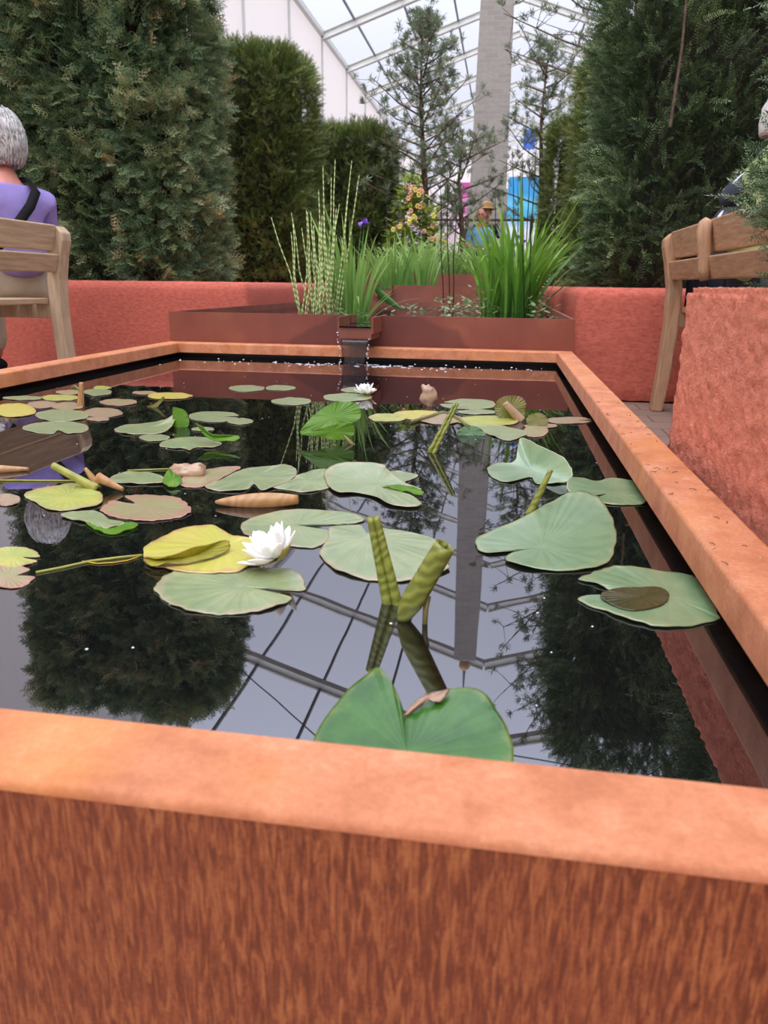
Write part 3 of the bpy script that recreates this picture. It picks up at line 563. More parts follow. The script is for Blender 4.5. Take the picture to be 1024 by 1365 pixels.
# pines
def pine(label, x, y, z0, H, spread, ntuft, seed, zlow=.3, size=1., lean=0, nb=34, mat=PINE, sided=None):
    rng = np.random.default_rng(seed); t = thing('pine_tree', label, 'tree', (x, y, z0)); m = MB(); P = []; D = []
    top = (x+lean, y, z0+H)
    m.tube([(x, y, z0), (x+.04+lean*.3, y, z0+H*.35), (x-.03+lean*.6, y+.03, z0+H*.7), top], [.045, .034, .02, .006], 7)
    for i in range(nb):
        f = zlow+(1-zlow)*(i/nb)**.9; a = i*2.4+rng.uniform(-.4, .4)
        if sided is not None: a = sided+rng.uniform(-.9, .9)
        b = np.array([x+lean*f*.8, y, z0+H*f]); L = spread*(1-((f-zlow)/(1-zlow))**2.2)**.8*rng.uniform(.5, 1.1)+.10
        mid = b+np.array([math.cos(a)*L*.5, math.sin(a)*L*.5, L*.18]); e = b+np.array([math.cos(a)*L, math.sin(a)*L, L*rng.uniform(.3, .6)])
        m.tube([b, mid, e], [.012, .008, .004], 5)
        k = max(3, int(ntuft/nb))
        for j in range(k):
            g = rng.uniform(.35, 1.02); p = (b*(1-g)**2+2*mid*g*(1-g)+e*g*g) if g < 1 else e
            q = p+rng.normal(size=3)*np.array([.5, .5, .45])*(.05+.22*L)*(.5+g*.5)+np.array([0, 0, .03]); m.tube([p, (p+q)/2+np.array([0, 0, -.01]), q], [.004, .003, .002], 4, cap=False)
            for r in range(2): P.append(q+rng.normal(size=3)*.012+np.array([0, 0, .02*r])); D.append((q-p)/(np.linalg.norm(q-p)+1e-6)*.6+np.array([0, 0, .8])+rng.normal(size=3)*.3)
    P = np.array(P); D = np.array(D); m.build('trunk', BARK, t, True, fix=False)
    V, Q, T = scatter(P, D, rng.uniform(.8, 1.2, len(P))*size, PT, rng, np.clip(.5+rng.normal(size=len(P))*.2, 0, 1)); o = quads_obj('needles', V, Q, T, mat); child(o, t); return t
pine('open pale green pine in the middle, standing left of the stone obelisk', -1.02, 9.5, 0, 2.85, .74, 640, 11, .16, 1.15, lean=-.08, nb=60)
pine('thin wispy pine to the right of the stone obelisk', .34, 10.3, 0, 2.75, .55, 330, 12, .25, 1.1, nb=34)
pine('tall pine behind the right hedges, its branches hanging over at the top right', .95, 7.4, 0, 4.3, 1.15, 560, 13, .36, 1.1, nb=50)
pine('low pine in front of the foot of the stone obelisk', -.62, 9.9, 0, 1.75, .75, 150, 14, .3, 1.1, nb=18)
# strap-leaved clumps
def blades(rng, n, base, spread, height, lean, width, droop=.25, dirbias=(0, 0), seg=8, upright=.5):
    V = []; Q = []; T = []
    for i in range(n):
        a = rng.uniform(0, 2*math.pi); r = math.sqrt(rng.random()); bx = base[0]+spread[0]*r*math.cos(a); by = base[1]+spread[1]*r*math.sin(a)
        hh = height*rng.uniform(.55, 1.05); out = np.array([math.cos(a)*r+rng.normal()*.25+dirbias[0], math.sin(a)*r+rng.normal()*.25+dirbias[1]])*lean; w = width*rng.uniform(.7, 1.15)
        th = rng.uniform(0, math.pi); s = np.array([math.cos(th), math.sin(th)*.6]); dr = droop*max(0, rng.normal(.4, .6)); k0 = len(V); tt = rng.uniform(0, .35)
        for j in range(seg+1):
            f = j/seg; c = np.array([bx+out[0]*hh*f**1.7, by+out[1]*hh*f**1.7, base[2]+hh*(f-dr*f**4)]); ww = w*(1-f**3.2)*(.75+.5*min(1, f*3))*.5+.0003
            V += [(c[0]-s[0]*ww, c[1]-s[1]*ww, c[2]), (c[0], c[1]+ww*.35, c[2]), (c[0]+s[0]*ww, c[1]+s[1]*ww, c[2])]; T += [tt+f*.6]*3
        for j in range(seg):
            for q in (0, 1): Q.append((k0+j*3+q, k0+j*3+q+1, k0+j*3+q+4, k0+j*3+q+3))
    return np.array(V), np.array(Q), np.array(T)
def cat_arr(L):
    off = 0; V = []; Q = []; T = []
    for v, q, t in L: V.append(v); Q.append(q+off); T.append(t); off += len(v)
    return np.concatenate(V), np.concatenate(Q), np.clip(np.concatenate(T), 0, 1)
def iris_flower(parent, p, s, mat, rng):
    for k in range(3):
        a = k*2.09+rng.uniform(-.3, .3); m = MB(); V = []; n = 6
        for j in range(n+1):
            f = j/n; w = s*.42*math.sin(math.pi*min(1, .12+f*.88))**.7; r = s*.75*math.sin(f*1.7); z = s*(.35*math.sin(f*2.2)-.55*f*f); d = Vector((math.cos(a), math.sin(a), 0)); q = Vector((-d.y, d.x, 0)); c = Vector(p)+d*r+Vector((0, 0, z)); V += [c-q*w, c+Vector((0, 0, s*.08)), c+q*w]
        m.add(V, [(j*3+i, j*3+i+1, j*3+i+4, j*3+i+3) for j in range(n) for i in (0, 1)]); m.build('petal', mat, parent, True, fix=False)
        m = MB(); a += 1.05; d = Vector((math.cos(a), math.sin(a), 0)); q = Vector((-d.y, d.x, 0)); V = []
        for j in range(n+1):
            f = j/n; w = s*.22*math.sin(math.pi*min(1, .1+f*.9)); c = Vector(p)+d*s*.35*math.sin(f*1.5)+Vector((0, 0, s*.7*f)); V += [c-q*w, c, c+q*w]
        m.add(V, [(j*3+i, j*3+i+1, j*3+i+4, j*3+i+3) for j in range(n) for i in (0, 1)]); m.build('petal', mat, parent, True, fix=False)
def clump(name, label, cat, mat, parts, base, flowers=(), fmat=PURPLE, seed=1):
    rng = np.random.default_rng(seed); L = [blades(rng, *a[:1], a[1], a[2], a[3], a[4], a[5], *a[6:]) for a in parts]; V, Q, T = cat_arr(L)
    if not flowers: o = quads_obj(name, V, Q, T, mat); recenter(o, base); return tag(o, label, cat)
    t = thing(name, label, cat, base); o = quads_obj('foliage', V, Q, T, mat); child(o, t)
    for (fx, fy, fz, s) in flowers:
        f = thing('flower', None, None, (fx, fy, fz)); m = MB(); bx = base[0]+(fx-base[0])*.5
        m.tube([(bx, base[1], base[2]), ((bx+fx)/2, (base[1]+fy)/2, (base[2]+fz)*.55), (fx, fy, fz)], [.003, .003, .0025], 6); m.build('flower_stem', IRIS, t, True, fix=False)
        # one flower = one mesh of petals
        mm = MB(); r2 = random.Random(int(fx*999)+seed)
        for k in range(6):
            a = k*1.047+r2.uniform(-.2, .2); n = 6; V2 = []; fall = k % 2 == 0
            d = Vector((math.cos(a), math.sin(a), 0)); q = Vector((-d.y, d.x, 0))
            for j in range(n+1):
                ff = j/n
                if fall: w = s*.42*math.sin(math.pi*min(1, .1+ff*.9))**.6; c = Vector((fx, fy, fz))+d*s*.8*math.sin(ff*1.6)+Vector((0, 0, s*(.5*math.sin(ff*2)-.7*ff*ff)))
                else: w = s*.28*math.sin(math.pi*min(1, .1+ff*.9)); c = Vector((fx, fy, fz))+d*s*.4*math.sin(ff*1.5)+Vector((0, 0, s*.8*ff))
                V2 += [c-q*w, c+Vector((0, 0, s*.06)), c+q*w]
            mm.add(V2, [(j*3+i, j*3+i+1, j*3+i+4, j*3+i+3) for j in range(n) for i in (0, 1)])
        bpy.data.objects.remove(f); mm.build('flower', fmat, t, True, fix=False)
    return t
zt = -.16
clump('iris_clump', 'big bright green iris clump with fanning leaves at the right of the first trough', 'plant', IRIS,
      [(58, (.03, 4.15, zt), (.11, .15), .60, .5, .021, .3, (.05, 0)), (52, (.11, 4.2, zt), (.10, .15), .62, .8, .019, .3, (.3, 0)), (14, (-.10, 4.1, zt), (.05, .1), .46, .35, .02, .15, (-.2, 0))], (0, 4.15, zt), seed=21)
clump('iris_clump', 'green iris clump with one purple flower just behind the spout', 'plant', IRIS_PALE, [(60, (-.61, 3.05, zt), (.055, .08), .45, .28, .011, .15, (0, 0)), (8, (-.56, 2.98, zt), (.05, .05), .2, 1.2, .009, .8, (.5, 0))], (-.61, 3.05, zt), [(-.572, 3.1, .225, .032)], seed=22)
clump('iris_clump', 'pale green iris clump in the second trough, behind the purple flower', 'plant', IRIS_PALE, [(60, (-.80, 5.5, -.05), (.13, .2), .42, .5, .016, .3, (0, 0)), (50, (-.62, 5.6, -.05), (.13, .2), .46, .5, .016, .3, (0, 0))], (-.71, 5.5, -.05), seed=23)
clump('iris_clump', 'leafy iris clump in the second trough, partly behind the big right-hand clump', 'plant', GREENS, [(60, (.0, 5.7, -.05), (.2, .3), .42, .4, .015, .3, (0, 0))], (0, 5.7, -.05), [(.085, 5.75, .34, .035), (.11, 5.8, .3, .03)], VIOLET, seed=24)
# zebra rush
def rush(name, label, mat, stems, w, seed, base):
    rr = random.Random(seed); m = MB()
    for (x0, y0, x1, z1) in stems:
        b = Vector((x0, y0, zt)); e = Vector((x1, y0+rr.uniform(-.04, .04), z1)); k = e-b; mid = b+k*.5+Vector((rr.uniform(-.012, .012), 0, 0)); m.tube([b, b+k*.25, mid, b+k*.78, e], [w, w, w*.95, w*.8, w*.35], 6)
    o = m.build(name, mat, None, True, fix=False); recenter(o, base); return tag(o, label, 'plant')
rr = random.Random(5); st = []
for i in range(40):
    x = rr.uniform(-.79, -.665); h = rr.uniform(-.02, .28); st.append((x, rr.uniform(2.8, 3.1), x+rr.gauss(0, .03), h))
for px, py, bx in ((470, 215, 445), (477, 232, 450), (447, 212, 438), (432, 222, 436), (424, 252, 432), (392, 285, 415), (405, 305, 420), (462, 262, 448), (440, 235, 440), (416, 300, 425)):
    e = on_y(px, py, 2.95); b = on_y(bx, 418, 2.95); st.append((b.x, 2.95, e.x, e.z))
rush('zebra_rush', 'pale striped rush clump standing left of the spout in the first trough', ZEBRA, st, .0028, 31, (-.72, 2.95, zt))
rr = random.Random(9); st = []
for px, py, bx in ((597, 215, 600), (588, 240, 592), (562, 330, 566), (610, 262, 604), (683, 200, 690), (696, 205, 700), (706, 215, 702), (690, 240, 694), (715, 190, 705), (575, 350, 580), (500, 350, 505), (660, 250, 664)):
    if px in (500, 575, 562): continue
    Yb = rr.uniform(3.9, 4.7); e = on_y(px, py, Yb); b = on_y(bx, 412, Yb); st.append((b.x, Yb, e.x, e.z))
for q in st: tag(rush('reed_stem', 'thin dark reed stem rising from the middle of the first trough', REED, [q], .003, 32, (q[0], q[1], zt)), group='reed stems in the first trough')
# broad bent leaf + floating herbs
V = []; pts = [(499, 382, 3.5), (508, 392, 3.4), (520, 402, 3.3), (537, 413, 3.2)]
m = MB(); P = [on_y(a, b, c) for a, b, c in pts]
for i, p in enumerate(P): w = (.006, .014, .012, .003)[i]; m.v += [tuple(p+Vector((-w*.7, 0, -w))), tuple(p), tuple(p+Vector((w*.7, 0, w)))]
m.f = [(j*3+i, j*3+i+1, j*3+i+4, j*3+i+3) for j in range(3) for i in (0, 1)]; m.m = [0]*6
o = m.build('bent_leaf', GREENS, None, True); o.modifiers.new('s', 'SOLIDIFY').thickness = .001; tag(recenter(o), 'broad bent leaf leaning over just right of the spout', 'leaf')
def herb(name, label, boxes, n, mat, size, seed, base, cat='plant'):
    rng = np.random.default_rng(seed); V = []; Q = []; T = []
    for (x0, x1, y0, y1, z0, z1) in boxes:
        for i in range(n):
            c = np.array([rng.uniform(x0, x1), rng.uniform(y0, y1), z0+(z1-z0)*rng.random()**1.6]); a = rng.uniform(0, 6.28); l = size*rng.uniform(.6, 1.3); d = np.array([math.cos(a), math.sin(a), rng.uniform(-.1, .6)]); s = np.cross(d, [0, 0, 1.]); s = s/np.linalg.norm(s)*l*.3; k = len(V)
            V += [c, c+d*l*.35+s, c+d*l*.75+s*.8, c+d*l, c+d*l*.75-s*.8, c+d*l*.35-s]; Q += [(k, k+1, k+2, k+3), (k, k+3, k+4, k+5)]; T += [rng.uniform(.1, 1)]*6
    o = quads_obj(name, np.array(V), np.array(Q), np.array(T), mat); recenter(o, base); return tag(o, label, cat, kind='stuff' if label else None)
SAGE = blade_mat('grey_green_herb', (78, 104, 62), (158, 176, 120))
herb('water_mint', 'low grey-green leaves floating across the middle of the first trough', [(-.55, -.05, 3.3, 4.4, -.135, -.10), (-.35, -.1, 3.6, 4.2, -.12, -.05), (-.2, .0, 3.9, 4.5, -.12, .0)], 120, SAGE, .028, 41, (-.3, 3.9, -.135))
herb('water_mint', 'leafy sprigs at the right-hand corner of the first trough', [(.1, .22, 3.2, 4.6, -.13, -.06), (.1, .22, 4.3, 4.8, -.12, .06)], 70, SAGE, .03, 42, (.16, 4, -.135))
herb('water_mint', 'small leaves around the foot of the iris behind the spout', [(-.72, -.54, 2.75, 3.0, -.135, -.07)], 60, SAGE, .022, 43, (-.62, 2.9, -.135))
# meadow of leaves behind the troughs
MEADOW = blade_mat('meadow_green', (84, 124, 58), (168, 194, 112))
clump('meadow_grass', 'green leafy bank behind the highest trough', 'plants', MEADOW, [(420, (-.75, 8.1, .02), (.7, .6), .42, .5, .016, .4, (0, 0)), (260, (-.1, 8.3, .02), (.5, .6), .46, .5, .016, .4, (0, 0))], (-.4, 8.2, .02), seed=51)['kind'] = 'stuff'
herb('meadow_herbs', 'dense low leafy growth below the yellow flowers', [(-1.3, -.4, 7.7, 8.8, .05, .42)], 1500, MEADOW, .05, 52, (-.9, 8.2, .02), 'plants')['kind'] = 'stuff'
# shrub with yellow and salmon flowers
sh = thing('flowering_shrub', 'yellow-green shrub dotted with salmon and yellow flowers left of the pine trunk', 'shrub', (-1.05, 9.0, .02))
o = herb('foliage', None, [(-1.34, -.85, 8.8, 9.2, .3, .95), (-1.25, -1.0, 8.8, 9.2, .8, 1.18), (-1.15, -.80, 8.75, 9.1, .3, .85), (-1.1, -.68, 8.7, 9.1, .2, .6), (-1.4, -1.1, 8.8, 9.1, .2, .6)], 420, blade_mat('shrub_yellow_green', (104, 138, 50), (190, 204, 90)), .075, 53, (-1.05, 9, .02)); o.location = (0, 0, 0); o.parent = sh; del o['category']
rr = random.Random(3)
for i in range(34):
    px, py = rr.choice([(545, 250), (538, 262), (560, 262), (575, 300), (552, 285), (585, 315), (535, 300)]); p = on_y(px+rr.uniform(-12, 12), py+rr.uniform(-14, 14), 8.75+rr.uniform(-.1, .15)); m = MB()
    for k in range(6): a = k*1.05; m.ball((p.x+.016*math.cos(a), p.y+.01, p.z+.02*math.sin(a)), (.013, .01, .011), 7, 5)
    m.build('blossom', plain('salmon_blossom', (232, 168, 132), .6) if i == 0 else (bpy.data.materials['salmon_blossom'] if rr.random() < .6 else (bpy.data.materials.get('yellow_blossom') or plain('yellow_blossom', (226, 208, 108), .6))), sh, True, fix=False)
for i, (px, py, Yy, s, c, l) in enumerate([(560, 312, 8.6, .05, PURPLE, 'mauve iris flower in the bank below the flowering shrub'), (596, 318, 8.7, .045, PURPLE, 'mauve iris flower left of the man in pale blue'), (662, 316, 8.5, .05, VIOLET, 'violet iris flower right of the man in pale blue'), (668, 308, 8.8, .045, VIOLET, 'upper violet iris flower near the foot of the obelisk'), (603, 330, 8.9, .04, PURPLE, 'lowest mauve iris flower beside the man in pale blue')]):
    p = on_y(px, py, Yy); clump('iris', l, 'flower', MEADOW, [(6, (p.x, Yy, .03), (.03, .03), p.z*.8, .3, .014)], (p.x, Yy, .03), [(p.x, Yy, p.z, s)], c, 60+i)
# ------------------------------------------------------------------ water lilies
FR = {'C': (300, 480, .3516), 'L': (0, 460, .332), 'G': (180, 680, .2441), 'E': (480, 500, .3125), 'F': (620, 500, .3945), 'D': (400, 850, .3125), 'P': (0, 0, 1), 'T': (400, 640, .2344)}
def px(fr, x, y): o = FR[fr]; return o[0]+x*o[2], o[1]+y*o[2]
def catmull(P, n):
    k = len(P); out = []
    for i in range(n):
        t = i/n*k; j = int(t); f = t-j; a, b, c, d = (P[(j-1) % k], P[j % k], P[(j+1) % k], P[(j+2) % k])
        out.append(tuple(.5*(2*b[q]+(c[q]-a[q])*f+(2*a[q]-5*b[q]+4*c[q]-d[q])*f*f+(3*b[q]-a[q]-3*c[q]+d[q])*f**3) for q in range(len(b))))
    return out
GRP = 'lily pads floating on the pool'
pad_i = 0
def pad(label, fr, pts, cen, mat, lay=0., name='lily_pad', parent=None, N=110, ser=.012, ruffle=.0005, cup=0., plane=None, cat='lily pad', notched=False):
    """pad outline traced on the water plane; pts may carry a third value, the lift above the water in metres"""
    global pad_i; pad_i += 1; rr = random.Random(pad_i*7)
    def W(q):
        x, y = px(fr, q[0], q[1]); h = (q[2] if len(q) > 2 else 0)
        if plane: return on_plane(x, y, *plane)
        return on_z(x, y, ZW+.0007+lay*.5+h)
    P3 = [tuple(W(q)) for q in pts]; O = catmull(P3, N); c = W(cen)
    ph = [rr.uniform(0, 6.28) for _ in range(4)]; rings = [.0, .12, .3, .5, .68, .82, .92, .97, 1.0]; V = [tuple(c)]; UV = [(0, 0)]
    nrm = plane[1] if plane else Vector((0, 0, 1))
    for r in rings[1:]:
        for i, o in enumerate(O):
            a = i/N*2*math.pi; o = Vector(o); s = 1+(ser*(math.sin(a*17+ph[0])*.5+math.sin(a*29+ph[1])*.5))*(r > .9)
            p = c+(o-c)*r*s; rf = ruffle*(math.sin(a*5+ph[2])+.7*math.sin(a*9+ph[3]))*r**3*(1 if r < 1 else 1.3)+cup*r*r+ruffle*.5*math.sin(a*3+ph[1])*r
            if not plane: rf = max(rf, -.0003-lay*.2)
            V.append(tuple(p+nrm*rf+(Vector((0, 0, 0)) if plane else Vector((0, 0, (o.z-c.z)*(r*r-r)))))); UV.append((i/N, r))
    Fc = [(0, 1+i, 1+(i+1) % N) for i in range(N)]; Fu = [((i+.5)/N, i/N, (i+1)/N) for i in range(N)]
    for k in range(len(rings)-2):
        b = 1+k*N
        for i in range(N): Fc.append((b+i, b+N+i, b+N+(i+1) % N, b+(i+1) % N)); Fu.append((i/N, i/N, (i+1)/N, (i+1)/N))
    o = meshobj(name, V, Fc, mat if not isinstance(mat, str) else PM[mat], None, True)
    uvl = o.data.uv_layers.new(name='pad')
    li = 0
    for f, us in zip(o.data.polygons, Fu):
        for vi, u in zip(f.vertices, us): uvl.data[li].uv = (u, UV[vi][1]); li += 1
    so = o.modifiers.new('thickness', 'SOLIDIFY'); so.thickness = .0009; so.offset = -1 if not plane else 0
    if parent: return child(o, parent) if True else o
    recenter(o); tag(o, label, cat, GRP if cat == 'lily pad' else None); return o
def ell(cx, cy, rx, ry, seed=0, notch=None, k=30, d=.6):
    rr = random.Random(seed); out = []
    for i in range(k):
        a = 2*math.pi*i/k; w = 1+.03*math.sin(a*3+seed)+.02*math.sin(a*5+seed*2)+rr.uniform(-.012, .012)
        if notch is not None and abs((a-notch+math.pi) % (2*math.pi)-math.pi) < .13: w = 1-d
        out.append((cx+rx*math.cos(a)*w, cy+ry*math.sin(a)*w))
    return out
def epad(label, fr, cx, cy, rx, ry, mat, notch=None, lay=0., cen=None, **k):
    return pad(label, fr, ell(cx, cy, rx, ry, int(cx*3+cy), notch), cen or (cx, cy), mat, lay, **{'ruffle': .0003, **k})
def PC(fr, *a, **k): return pad(a[0], fr, *a[1:], **k)
# --- middle of the pool
pad('largest round pale green pad, lying flat behind the two rolled-up leaves', 'C', [(360, 735), (372, 705), (392, 670), (395, 638), (440, 628), (500, 626), (520, 632), (538, 662), (560, 634), (620, 640), (700, 655), (770, 670), (812, 692), (838, 730), (850, 772), (838, 800), (740, 830), (650, 840), (560, 836), (470, 815), (400, 782)], (545, 668), 'g', .001)
pad('long pale pad with a torn middle, behind the white lily flower', 'C', [(60, 628), (100, 600), (180, 580), (300, 568), (400, 572), (480, 582), (530, 603), (500, 618), (430, 622), (300, 622), (285, 632), (360, 640), (400, 655), (385, 690), (332, 712), (250, 706), (150, 690), (80, 664)], (270, 628), 'g', 0)
pad('pale green pad with radiating veins and folded notch, in the pool centre', 'C', [(375, 428, .002), (398, 405, .004), (450, 391, .007), (520, 389, .009), (600, 396, .008), (612, 412, .006), (650, 445, .005), (695, 470, .004), (742, 492, .004), (600, 482, .002), (700, 512, .001), (746, 545, .001), (700, 556, .001), (620, 545, .001), (570, 518, .001), (500, 502, .001), (430, 502, .001), (390, 474, .001)], (570, 474, .001), 'g', .002)
pad('small pale pad peeping out behind the veined centre pad', 'C', [(610, 425), (680, 425), (732, 438), (700, 456), (660, 467), (620, 452)], (665, 440), 'g', 0)
pad('vivid green folded lobe at the notch of the veined centre pad', 'C', [(600, 480, .003), (660, 474, .008), (720, 482, .009), (750, 498, .006), (745, 512, .003), (690, 500, .003), (640, 490, .003)], (690, 488, .006), 'v', .003, cat='leaf', name='folded_leaf')
pad('pale ragged pad left of the veined centre pad', 'C', [(275, 440), (330, 420), (380, 415), (400, 440), (405, 470), (385, 488), (300, 502), (230, 492), (170, 480), (250, 455)], (320, 458), 'g', 0)
pad('wide pale pad with a notched front edge, in the middle row', 'C', [(-75, 480), (-30, 462), (40, 425), (100, 410), (180, 404), (225, 395), (265, 412), (272, 435), (250, 452), (200, 478), (140, 494), (110, 470), (80, 492), (0, 497), (-50, 492)], (110, 448), 'g', .001)
pad('pinkish green pad just left of the wide pale pad in the middle row', 'L', [(720, 560), (750, 520), (830, 500), (950, 488), (960, 500), (900, 530), (830, 566), (760, 572)], (820, 532), 'p', 0)
# bright green standing leaf
pl = (on_z(*px('C', 400, 305), ZW+.004), Vector((.25, -1, .55)).normalized())
sl = thing('standing_lily_leaf', 'bright translucent green leaf standing upright out of the water near the pool centre', 'leaf', on_z(*px('C', 495, 330), ZW))
pad(None, 'C', [(288, 280), (298, 252), (340, 206), (400, 167), (450, 156), (493, 164), (515, 190), (512, 222), (480, 240), (430, 242), (360, 262)], (410, 215), 'v', plane=pl, parent=sl, name='upper_lobe', ruffle=.001)
pl2 = (pl[0]+Vector((0, -.004, 0)), Vector((.3, -1, .15)).normalized())
pad(None, 'C', [(288, 281), (350, 262), (430, 243), (478, 240), (491, 273), (470, 295), (420, 303), (350, 289)], (410, 270), 'v', plane=pl2, parent=sl, name='lower_lobe', ruffle=.001)
a = on_plane(*px('C', 415, 245), *pl); b = on_z(*px('C', 497, 332), ZW-.005); m = MB(); m.tube([a+Vector((0, -.004, 0)), (a+b)/2+Vector((.003, 0, -.004)), b], [.0022, .003, .0035], 8); m.build('stalk', STEM, sl, True)
# --- yellow pad with folded flap + flower
yp = thing('lily_pad', 'yellow lily pad folded over itself, left of the white flower', 'lily pad', on_z(*px('G', 350, 220), ZW), GRP)
pad(None, 'G', [(45, 250), (60, 200), (120, 160), (200, 120), (280, 98), (350, 88), (420, 85), (480, 110), (530, 140), (580, 150), (650, 156), (740, 170), (740, 230), (700, 270), (640, 300), (570, 335), (480, 342), (400, 346), (300, 342), (220, 335), (165, 312), (100, 305), (60, 285)], (490, 200), 'y', .003, parent=yp, name='leaf_blade')
pad(None, 'G', [(48, 262, .004), (120, 262, .008), (220, 236, .013), (350, 196, .015), (470, 165, .012), (515, 180, .008), (505, 222, .003), (420, 262, .002), (300, 288, .002), (170, 300, .002), (90, 306, .002)], (300, 252, .006), 'yo', .0045, parent=yp, name='folded_flap')
pad('broad pale green pad nearest the left front, under the white flower', 'G', [(110, 440), (130, 390), (200, 345), (300, 322), (480, 318), (620, 318), (800, 320), (880, 345), (926, 390), (918, 440), (800, 434), (600, 418), (720, 444), (855, 480), (800, 518), (700, 550), (600, 565), (500, 572), (400, 567), (270, 545), (170, 500)], (590, 418), 'g', 0, ser=.02)
def petal(mb, b, e, w, side, curl=.15, m=0, n=7):
    b = Vector(b); e = Vector(e); d = e-b; s = d.cross(side).normalized(); nn = s.cross(d).normalized(); V = []
    for j in range(n+1):
        f = j/n; ww = w*(.25+.75*math.sin(math.pi*min(1, f*.62+.0)))*(1-f**4)**.5 if f < 1 else .0; c = b+d*f+nn*curl*d.length*math.sin(f*math.pi)*1.0
        V += [c-s*ww+nn*ww*.35, c, c+s*ww+nn*ww*.35]
    mb.add(V, [(j*3+i, j*3+i+1, j*3+i+4, j*3+i+3) for j in range(n) for i in (0, 1)], m)
def water_lily(label, base, R, tilt, seed, name='water_lily_flower'):
    rr = random.Random(seed); t = thing(name, label, 'flower', base); B = Vector(base)+Vector((0, 0, .004)); rot = Matrix.Rotation(tilt[0], 3, 'Y') @ Matrix.Rotation(tilt[1], 3, 'X')
    for ring, (n, el, L, w) in enumerate(((7, .5, 1.0, .2), (7, .85, .98, .19), (6, 1.15, .85, .16), (4, 1.38, .7, .13))):
        for k in range(n):
            a = 2*math.pi*(k+.5*(ring % 2))/n+rr.uniform(-.12, .12); e2 = el+rr.uniform(-.12, .12); d = rot @ Vector((math.cos(a)*math.cos(e2), math.sin(a)*math.cos(e2), math.sin(e2))); up = rot @ Vector((0, 0, 1))
            mb = MB(); petal(mb, B+d*R*.08, B+d*R*L*rr.uniform(.92, 1.05), R*w, up.cross(d).cross(d)*-1 if False else (up-d*up.dot(d)).normalized(), -.12); o = mb.build('petal', WHITEP, t, True, fix=False); o.modifiers.new('s', 'SOLIDIFY').thickness = .0007
    for k in range(3):
        a = k*1.9-.5; d = rot @ Vector((math.cos(a)*.85, math.sin(a)*.85, .4)); up = rot @ Vector((0, 0, 1)); mb = MB(); petal(mb, B-Vector((0, 0, .002)), B+d*R*.85-Vector((0, 0, .002)), R*.2, (up-d*up.dot(d)).normalized(), -.12); o = mb.build('sepal', SEPAL, t, True, fix=False); o.modifiers.new('s', 'SOLIDIFY').thickness = .001
    mb = MB()
    for k in range(26):
        a = k*2.4; r = .05+.12*rr.random(); d = rot @ Vector((math.cos(a)*r, math.sin(a)*r, .42)); mb.tube([B, B+d*R], [.0006, .0009], 5)
    mb.build('stamens', STAMEN, t, True, fix=False); return t
fb = on_z(*px('G', 775, 285), ZW+.007); water_lily('open white water lily flower resting between the yellow and the pale pads', fb, .037, (-.5, .1), 3)
fb2 = on_z(487, 527, ZW+.002); water_lily('small distant white water lily flower on a pad near the spout', fb2, .032, (0, 0), 4)
# --- pads near the spout
for l, cx, cy, rx, ry, c in (('far pale pad, left one of the touching pair along the far rim', 82, 108, 68, 12, 'g'), ('far pale pad, right one of the touching pair along the far rim', 210, 106, 57, 10, 'g'), ('lone oval pad with a thread hanging below, in front of the far touching pair', 253, 157, 75, 14, 'g'), ('pale pad right under the small distant white flower', 508, 114, 68, 11, 'g'), ('pale pad in front of the one with the small distant flower', 462, 142, 92, 15, 'g')): epad(l, 'C', cx, cy, rx, ry, c, lay=.0005 if cx == 508 else 0)
# --- right-hand back cluster
epad('pale green pad at the back of the right-hand cluster, beside the folded olive leaf', 'E', 465, 125, 118, 22, 'g', 3.4)
epad('yellow-green pad in the row behind the thin upright rolled leaf', 'E', 250, 170, 112, 19, 'y')
epad('small yellow-green pad at the left end of the back cluster', 'E', 120, 182, 85, 17, 'yg')
epad('pinkish pad crossed by the thin upright rolled leaf', 'E', 345, 188, 92, 22, 'k', lay=.001)
epad('long yellowish pad in front of the folded olive leaf', 'E', 545, 196, 132, 23, 'yg', lay=.0015)
epad('narrow green pad between the back pads of the right-hand cluster', 'E', 500, 158, 80, 10, 'g', lay=.0005)
pad('flat sage pad with a green dome behind it, right-hand cluster front', 'E', [(490, 222), (600, 219), (690, 235), (712, 252), (640, 280), (575, 263), (530, 245)], (600, 242), 'g', .0008)
epad('tiny pinkish curled pad beside the round olive leaf', 'E', 750, 240, 52, 26, 'p')
epad('long thin pinkish pad reaching to the right rim', 'E', 890, 194, 102, 14, 'k', 0)
epad('small pale pad near the foot of the round olive leaf', 'E', 770, 218, 70, 10, 'p', lay=.001)
def on_stand(fr, foot, nrm, off=0.): return (on_z(*px(fr, *foot), ZW+off), Vector(nrm).normalized())
pad('green dome-shaped leaf edge poking above the water in the right-hand cluster', 'E', [(414, 255), (420, 238), (440, 221), (470, 214), (502, 222), (528, 240), (534, 258), (470, 260)], (470, 245), 'd', plane=on_stand('E', (470, 257), (0, -1, .5)), name='standing_leaf', cat='leaf')
pad('folded olive green leaf standing at the back of the right-hand cluster', 'E', [(574, 150), (580, 118), (605, 95), (640, 88), (685, 92), (708, 118), (706, 150), (698, 190), (640, 192), (590, 180)], (640, 150), 'o', plane=on_stand('E', (640, 190), (.1, -1, .4)), name='folded_leaf', cat='leaf')
pad('small round olive leaf standing beside the folded olive leaf', 'E', [(708, 200), (718, 175), (745, 163), (780, 166), (803, 188), (798, 212), (760, 222), (722, 216)], (755, 192), 'o', plane=on_stand('E', (755, 222), (0, -1, .5)), name='standing_leaf', cat='leaf')
